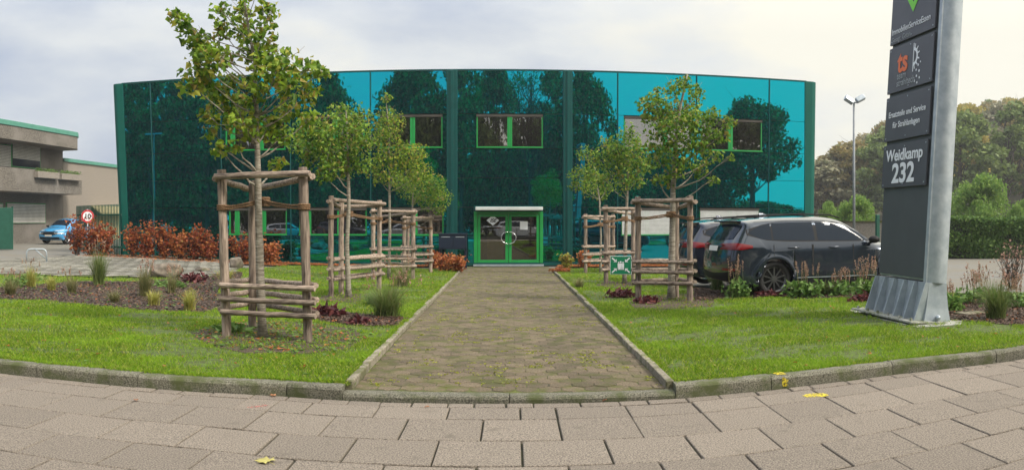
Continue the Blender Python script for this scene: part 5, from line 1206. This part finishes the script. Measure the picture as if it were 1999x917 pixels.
# boulders
def boulder(label, px_, py_, wp, hp, seed):
    bp = GP(px_, py_); r = rad(bp); bm = bmesh.new(); bmesh.ops.create_icosphere(bm, subdivisions=4, radius=1); rg = random.Random(seed); K = [(Vector((rg.gauss(0,1), rg.gauss(0,1), rg.gauss(0,1))).normalized(), rg.uniform(.62,.9)) for _ in range(13)]
    for v in bm.verts:
        s_ = min([1.0]+[d/max(v.co.normalized().dot(n), .01) if v.co.dot(n) > 0 else 9 for n, d in K]); v.co *= s_
        v.co += Vector((math.sin(v.co.y*9+seed), math.sin(v.co.z*8), math.sin(v.co.x*7)))*.02; v.co.x *= wp/F*r/2*1.15; v.co.y *= wp/F*r*.42; v.co.z *= hp/F*r*.62
        v.co.z += hp/F*r*.38
    me = bpy.data.meshes.new('boulder'); bm.to_mesh(me); bm.free(); me.materials.append(M_stone); me.polygons.foreach_set('use_smooth', [True]*len(me.polygons)); o = bpy.data.objects.new('boulder', me); col.objects.link(o); o.location = bp; o.rotation_euler = (0,0,-TH(px_)); tag(o, label, 'boulder', 'stones beside the parking area')
boulder('broad brown boulder at the right end of the sett parking area', 327, 541, 62, 30, 3); boulder('smaller grey boulder seen through the nearest timber guard', 462, 524, 30, 26, 5); boulder('low flat stone between the two boulders', 395, 530, 26, 10, 8)
# ================================================================= marks and leaves on the pavement
def blotch(name, label, c, rx, ry, m, n=60, holes=.0, rot=0, z=.004, cat='paint mark'):
    """sprayed spot: one ragged flat patch"""
    vs = [(0,0,0)]; k = 40
    for i in range(k): a = 2*PI*i/k; q = random.uniform(.82, 1.08); vs.append((rx*q*math.cos(a), ry*q*math.sin(a), 0))
    o = MB().add(vs, [(0, i+1, (i+1)%k+1) for i in range(k)]).build(name, m); o.location = (c.x, c.y, z); o.rotation_euler = (0,0,rot); return tag(o, label, cat)
blotch('yellow_paint_spot', 'yellow sprayed oval spot on the slabs at the right', GP(1592,772,0,flat=0), .13, .085, M_ypaint)
yk = GP(1530,756,0,flat=0); m_ = MB(); yk0 = kerb_y(yk.x)
m_.box(-.02,.022,-.004,-.001,.012,.09); m_.box(-.075,.03,.03,.13,.1235,.1245)
for _ in range(14): q_ = random.uniform(-.03,.03); z_ = random.uniform(.01,.1); m_.box(q_, q_+.01, -.0045, -.0015, z_, z_+.012)
o = m_.build('yellow_paint_stripe', M_ypaint); o.location = (yk.x, yk0-.006, 0); tag(o, 'yellow sprayed stripe running down the kerb face at the right', 'paint mark')
rp = GP(503,793,0,flat=0); m_ = MB()
for (a, b, c_, d) in ((-.07,-.07,.0,-.06),(-.01,-.06,.02,.0),(.0,.0,.07,.02),(.02,.05,.08,.05),(-.05,-.02,.01,-.01)):
    m_.tube([(a,b,0),(c_,d,0)], .011, n=4, flat=.15)
o = m_.build('red_paint_mark', M_rpaint); o.location = (rp.x, rp.y, .004); tag(o, 'faint red sprayed mark on the slabs before the kerb', 'paint mark')
def fallen_leaf(label, px_, py_, size, m, rot, zf=0):
    p = GP(px_, py_, 0, flat=zf); vs = []; k = 26
    pr = [1,.62,.9,.5,.82,.45,.55,.3,.36,.22]; out = []
    lob = [(0,1),(18,.55),(38,.85),(58,.48),(78,.8),(100,.45),(128,.55),(150,.3),(172,.16)]
    pts = [(math.radians(a), q) for a, q in lob]+[(-math.radians(a), q) for a, q in reversed(lob[1:])]
    vs = [(0,0,.012)]+[(q*math.cos(a)*size, q*math.sin(a)*size, .004+.012*abs(math.sin(3*a))) for a, q in pts]; n = len(pts)
    mb_ = MB().add(vs, [(0, i+1, (i+1)%n+1) for i in range(n)]); mb_.tube([(-.1*size,0,.008),(-.8*size,.1*size,.004)], .002, n=4)
    o = mb_.build('fallen_leaf', m, fix=False); o.location = (p.x, p.y, zf+.003); o.rotation_euler = (random.uniform(-.08,.08), random.uniform(-.08,.08), rot); tag(o, label, 'leaf', 'fallen leaves on the paving')
M_ly = mat('yellow_dead_leaf', (.45,.41,.13), (.33,.29,.09), scale=20, rough=.7); M_lb = mat('brown_dead_leaf', (.30,.13,.06), (.40,.20,.10), scale=20, rough=.8)
fallen_leaf('large pale yellow leaf lying on the slabs in the foreground', 522, 903, .105, M_ly, 2.6)
for (a, b, s_, r_, lb_) in ((233,749,.05,.3,'small brown leaf close to the kerb at the left'),(533,774,.05,1.8,'reddish leaf at the kerb foot before the path'),(266,783,.035,2.2,'tiny brown leaf on the slabs at the left'),(1180,783,.03,.8,'tiny brown leaf at the kerb foot right of the path middle'),(833,796,.03,.8,'tiny brown leaf at the kerb foot left of the path middle')):
    fallen_leaf(lb_, a, b, s_, M_lb, r_)
# ================================================================= far trees
def big_tree_mesh(seed, h, rx, crown_lo, nleaf, leaf, m, bark=M_bark, clumps=34, sparse=False, name='tree', limbs=16):
    """returns an empty with trunk and crown, built at the origin"""
    rg = random.Random(seed); rn = np.random.default_rng(seed); st = MB(); random.seed(seed)
    ch = h-crown_lo; cs = []
    for k in range(clumps):
        a = rg.uniform(0, 2*PI); v = rg.random()**.85; prof = math.sin(PI*(v*.80+.16))**.7; q = math.sqrt(rg.random())*.96+.04
        cs.append((Vector((math.cos(a)*rx*prof*q, math.sin(a)*rx*prof*q, crown_lo+ch*(.06+.9*v))), rg.uniform(.14,.27)*rx))
    st.tube([(0,0,-.3),(rg.gauss(0,.1),rg.gauss(0,.1),h*.3),(rg.gauss(0,.2),0,h*.6),(rg.gauss(0,.25),0,h*.88)], [h*.026,h*.02,h*.011,h*.004], n=8)
    for k in range(min(limbs, clumps)):
        c, r = cs[k]; a = Vector((0,0,max(crown_lo*.75, c.z*.55))); pts = limb(st, a, c, h*.007, h*.0015, sag=-.08, n=5, wob=.05)
        for _ in range(6 if sparse else 2):
            s_ = pts[rg.randint(2,5)]; e_ = s_+Vector((rg.gauss(0,1), rg.gauss(0,1), abs(rg.gauss(.4,.8))))*rx*.28; p2 = limb(st, s_, e_, h*.002, h*.0006, n=3)
            if sparse:
                for _ in range(3): limb(st, p2[rg.randint(1,3)], e_+Vector((rg.gauss(0,1), rg.gauss(0,1), rg.gauss(.4,1)))*rx*.14, h*.001, h*.0004, n=2)
    C = []
    per = nleaf//len(cs)
    for c, r in cs:
        d = rn.normal(size=(per, 3)); d /= np.linalg.norm(d, axis=1)[:, None]; q = rn.random(per)[:, None]**.5; C.append(np.array(c)+d*q*r*np.array([1.3,1.3,.95]))
    V, Fa = quads(np.concatenate(C), leaf, rn)
    t = thing(name, 'x', 'tree'); st.build('trunk', bark, t); fastmesh('crown', V, Fa, m, t); return t
def place(proto, used, loc, s, rz, label, group, sz=None):
    o = proto if proto.name not in used else copy_tree(proto); used.add(proto.name)
    o.location = loc; o.scale = (s, s, sz or s); o.rotation_euler = (0,0,rz); o['label'] = label; o['group'] = group; return o
# trees across the street (mirrored in the glass)
def mirror_place(px_, back):
    t = TH(px_)-PHI; rv = (2*D+back)/math.cos(t); vx, vy = at(px_, rv); nx, ny = math.sin(PHI), math.cos(PHI); k = 2*(vx*nx+vy*ny-D); return vx-k*nx, vy-k*ny, rv
used = set()
P1 = big_tree_mesh(11, 14, 4.6, 1.2, 9500, .46, M_dense, name='street_tree', clumps=95); P2 = big_tree_mesh(12, 14, 4.3, 1.6, 8500, .44, M_dense, name='street_tree', clumps=70); P3 = big_tree_mesh(13, 14, 4.2, 3.4, 1300, .28, M_wood_far[0], sparse=True, name='street_tree', clumps=40, limbs=34)
RT = 'trees across the street'
rt = [(232,150,66,15,P1,'broad dense tree mirrored at the left corner of the glass office'),(295,162,64,14,P2,'dense tree mirrored right of the first glass joint from the left'),(350,185,58,16,P1,'lower dense tree mirrored left of the tallest young tree'),(405,180,60,14,P1,'dense tree mirrored behind the tallest young tree crown, left half'),(450,168,52,20,P3,'bare branched tree mirrored behind the tallest young tree'),(490,180,66,15,P1,'dense tree mirrored behind the tallest young tree trunk'),(560,176,66,16,P2,'dense tree mirrored above the left upper windows'),(640,164,60,14,P1,'dense tree mirrored left of the open patch of sky'),(700,245,50,15,P2,'lower tree mirrored in the open patch of sky'),(812,138,78,15,P1,'broad dense tree mirrored left of the left pilaster'),(900,134,60,14,P2,'dense tree mirrored behind the left pilaster'),(968,150,56,20,P1,'dense tree mirrored above the middle window'),(1035,134,72,14,P3,'bare branched tree mirrored above the right half of the middle window'),(1085,160,56,18,P2,'dense tree mirrored left of the right pilaster'),(1145,165,58,14,P1,'dense tree mirrored right of the right pilaster'),(1200,290,60,16,P2,'low tree mirrored behind the round young tree'),(770,200,50,20,P2,'dense tree mirrored right of the open patch of sky')]
for k, (a, yt_, hw, back, P_, lb_) in enumerate(rt):
    x, y, rv = mirror_place(a, back); H_ = zat(yt_, rv); s_ = hw/F*rv/4.4
    place(P_, used, (x, y, -.05), s_, random.uniform(0, 6), lb_, RT, sz=H_/12.6)
P4 = big_tree_mesh(14, 14, 5.2, 4.6, 15000, .44, M_dense, name='street_tree', clumps=70)
x, y, rv = mirror_place(1468, 15); place(P4, used, (x, y, -.05), 84/F*rv/5.0, 1.0, 'wide solitary tree with clear trunk mirrored at the right end of the glass office', RT, sz=zat(212, rv)/13)
Q1 = big_tree_mesh(21, 7, 4.2, .1, 13000, .40, M_dense, name='roadside_bush', clumps=80, limbs=6)
k = 0
for a in list(range(205, 1215, 62))+[1235,1290,1340,1395,1500,1545]:
    x, y, rv = mirror_place(a, 24+random.uniform(-2,3)); top = (285 if a < 1170 else (315 if a < 1400 else 392))+random.uniform(-24,24); H_ = zat(top, rv); k += 1
    o = place(Q1, used, (x, y, -.05), .95, random.uniform(0,6), 'dense roadside bush mirrored low in the glass behind the street trees', 'roadside bushes across the street', sz=max(.35, H_/7))
# masts mirrored on the left
lm = thing('street_lamp', 'pale street lamp mast across the street mirrored at the left end', 'street lamp', (0,0,0)); x, y, rv = mirror_place(300, 11.0); lm.location = (x, y, 0); zt = zat(262, rv)
MB().tube([(0,0,0),(0,0,zt)], [.10,.05], n=8).build('mast', M_steel, lm); MB().box(-.9,.9,-.12,.12,zt,zt+.14).build('lamp_head', M_steel, lm)
# hill and forest on the right
def hill_top(px_): return float(np.interp(px_, [1560,1600,1660,1712,1780,1850,1900,1960,1999,2200,2600], [350,326,290,262,240,226,214,206,196,195,200]))
def hz(px_, r):   # hill surface height under the trees
    top = zat(hill_top(px_), 270)-17; return max(-.3, (top+.3)*float(sstep(110, 270, r))-.3)
hm = MB(); thx = np.linspace(1500, 2700, 26); rr_ = [100,118,140,162,190,215,243,270,310,400]
hm.add([(*at(a, r), hz(a, min(r, 270))) for a in thx for r in rr_], [(i*10+j, (i+1)*10+j, (i+1)*10+j+1, i*10+j+1) for i in range(25) for j in range(9)])
struct(hm.build('hill', M_hill, smooth=True))
protos = [big_tree_mesh(31+k, 11, 3.6, 1.8, 7600, .46, M_wood_far[k % 4], name='forest_tree', clumps=60, sparse=(k == 3), limbs=14) for k in range(4)]
protos.append(big_tree_mesh(36, 11, 2.6, 1.6, 3600, .40, M_wood_far[0], name='forest_tree', clumps=26))
kinds = ['green broadleaf tree', 'golden autumn tree', 'russet autumn tree', 'thin grey leafless tree', 'narrow green tree']
used2 = set(); random.seed(5); cnt = 0
for r in (132, 150, 172, 196, 222, 250, 270):
    step_px = 6.6/r*F*.9; a = 1560+random.uniform(0, step_px)
    while a < 2140:
        base = hz(a, r)
        k = random.choices(range(5), weights=[4,4 if a > 1840 else 1,3,3,3] if r < 245 else [3,1,3,4,3])[0]
        rr2 = r+random.uniform(-7,7); x, y = at(a, rr2); s_ = random.uniform(1.35, 2.0)
        if True:
            hgt = 11*s_; lim = zat(hill_top(a)-random.uniform(0,16), rr2)
            sz_ = min(s_*1.05, max(.35, (lim-base)/11))
            place(protos[k], used2, (x, y, base-.2), s_, random.uniform(0,6), '%s on the hillside behind the yard' % kinds[k], '%ss on the hillside' % kinds[k], sz=sz_); cnt += 1
        a += step_px*random.uniform(.75, 1.25)
# bright rounded trees before the forest
W1 = big_tree_mesh(41, 5.2, 3.4, .9, 11000, .26, M_willow, name='rounded_tree', clumps=60, limbs=20)
used3 = set()
for (a, r, yt_, hw, lb_) in ((1918,62,346,66,'largest bright green rounded tree behind the clipped hedge'),(1672,60,386,46,'bright green rounded tree behind the floodlight mast'),(1999,60,392,36,'bright green rounded tree at the right edge above the hedge'),(1618,70,396,22,'small bright green tree beside the office corner')):
    x, y = at(a, r); place(W1, used3, (x, y, -.3), hw/F*r/3.5, random.uniform(0,6), lb_, 'bright rounded trees', sz=(zat(yt_, r)+.3)/5.3)
# ================================================================= haze
hzb = MB(); hzb.box(-450, 450, -130, 520, -1.6, 75); hz_o = hzb.build('haze', bpy.data.materials.new('haze')); hm_ = hz_o.data.materials[0]; hm_.use_nodes = True; t = hm_.node_tree; t.nodes.clear()
ho = N(t, 'ShaderNodeOutputMaterial'); pv = N(t, 'ShaderNodeVolumePrincipled'); pv.inputs['Color'].default_value = (.93,.96,1,1); pv.inputs['Density'].default_value = .00065; pv.inputs['Anisotropy'].default_value = .3
t.links.new(pv.outputs[0], ho.inputs['Volume']); hz_o['kind'] = 'stuff'; hz_o['label'] = 'thin morning haze over the yard and hillside'; hz_o['category'] = 'haze'
sc.cycles.volume_bounces = 0
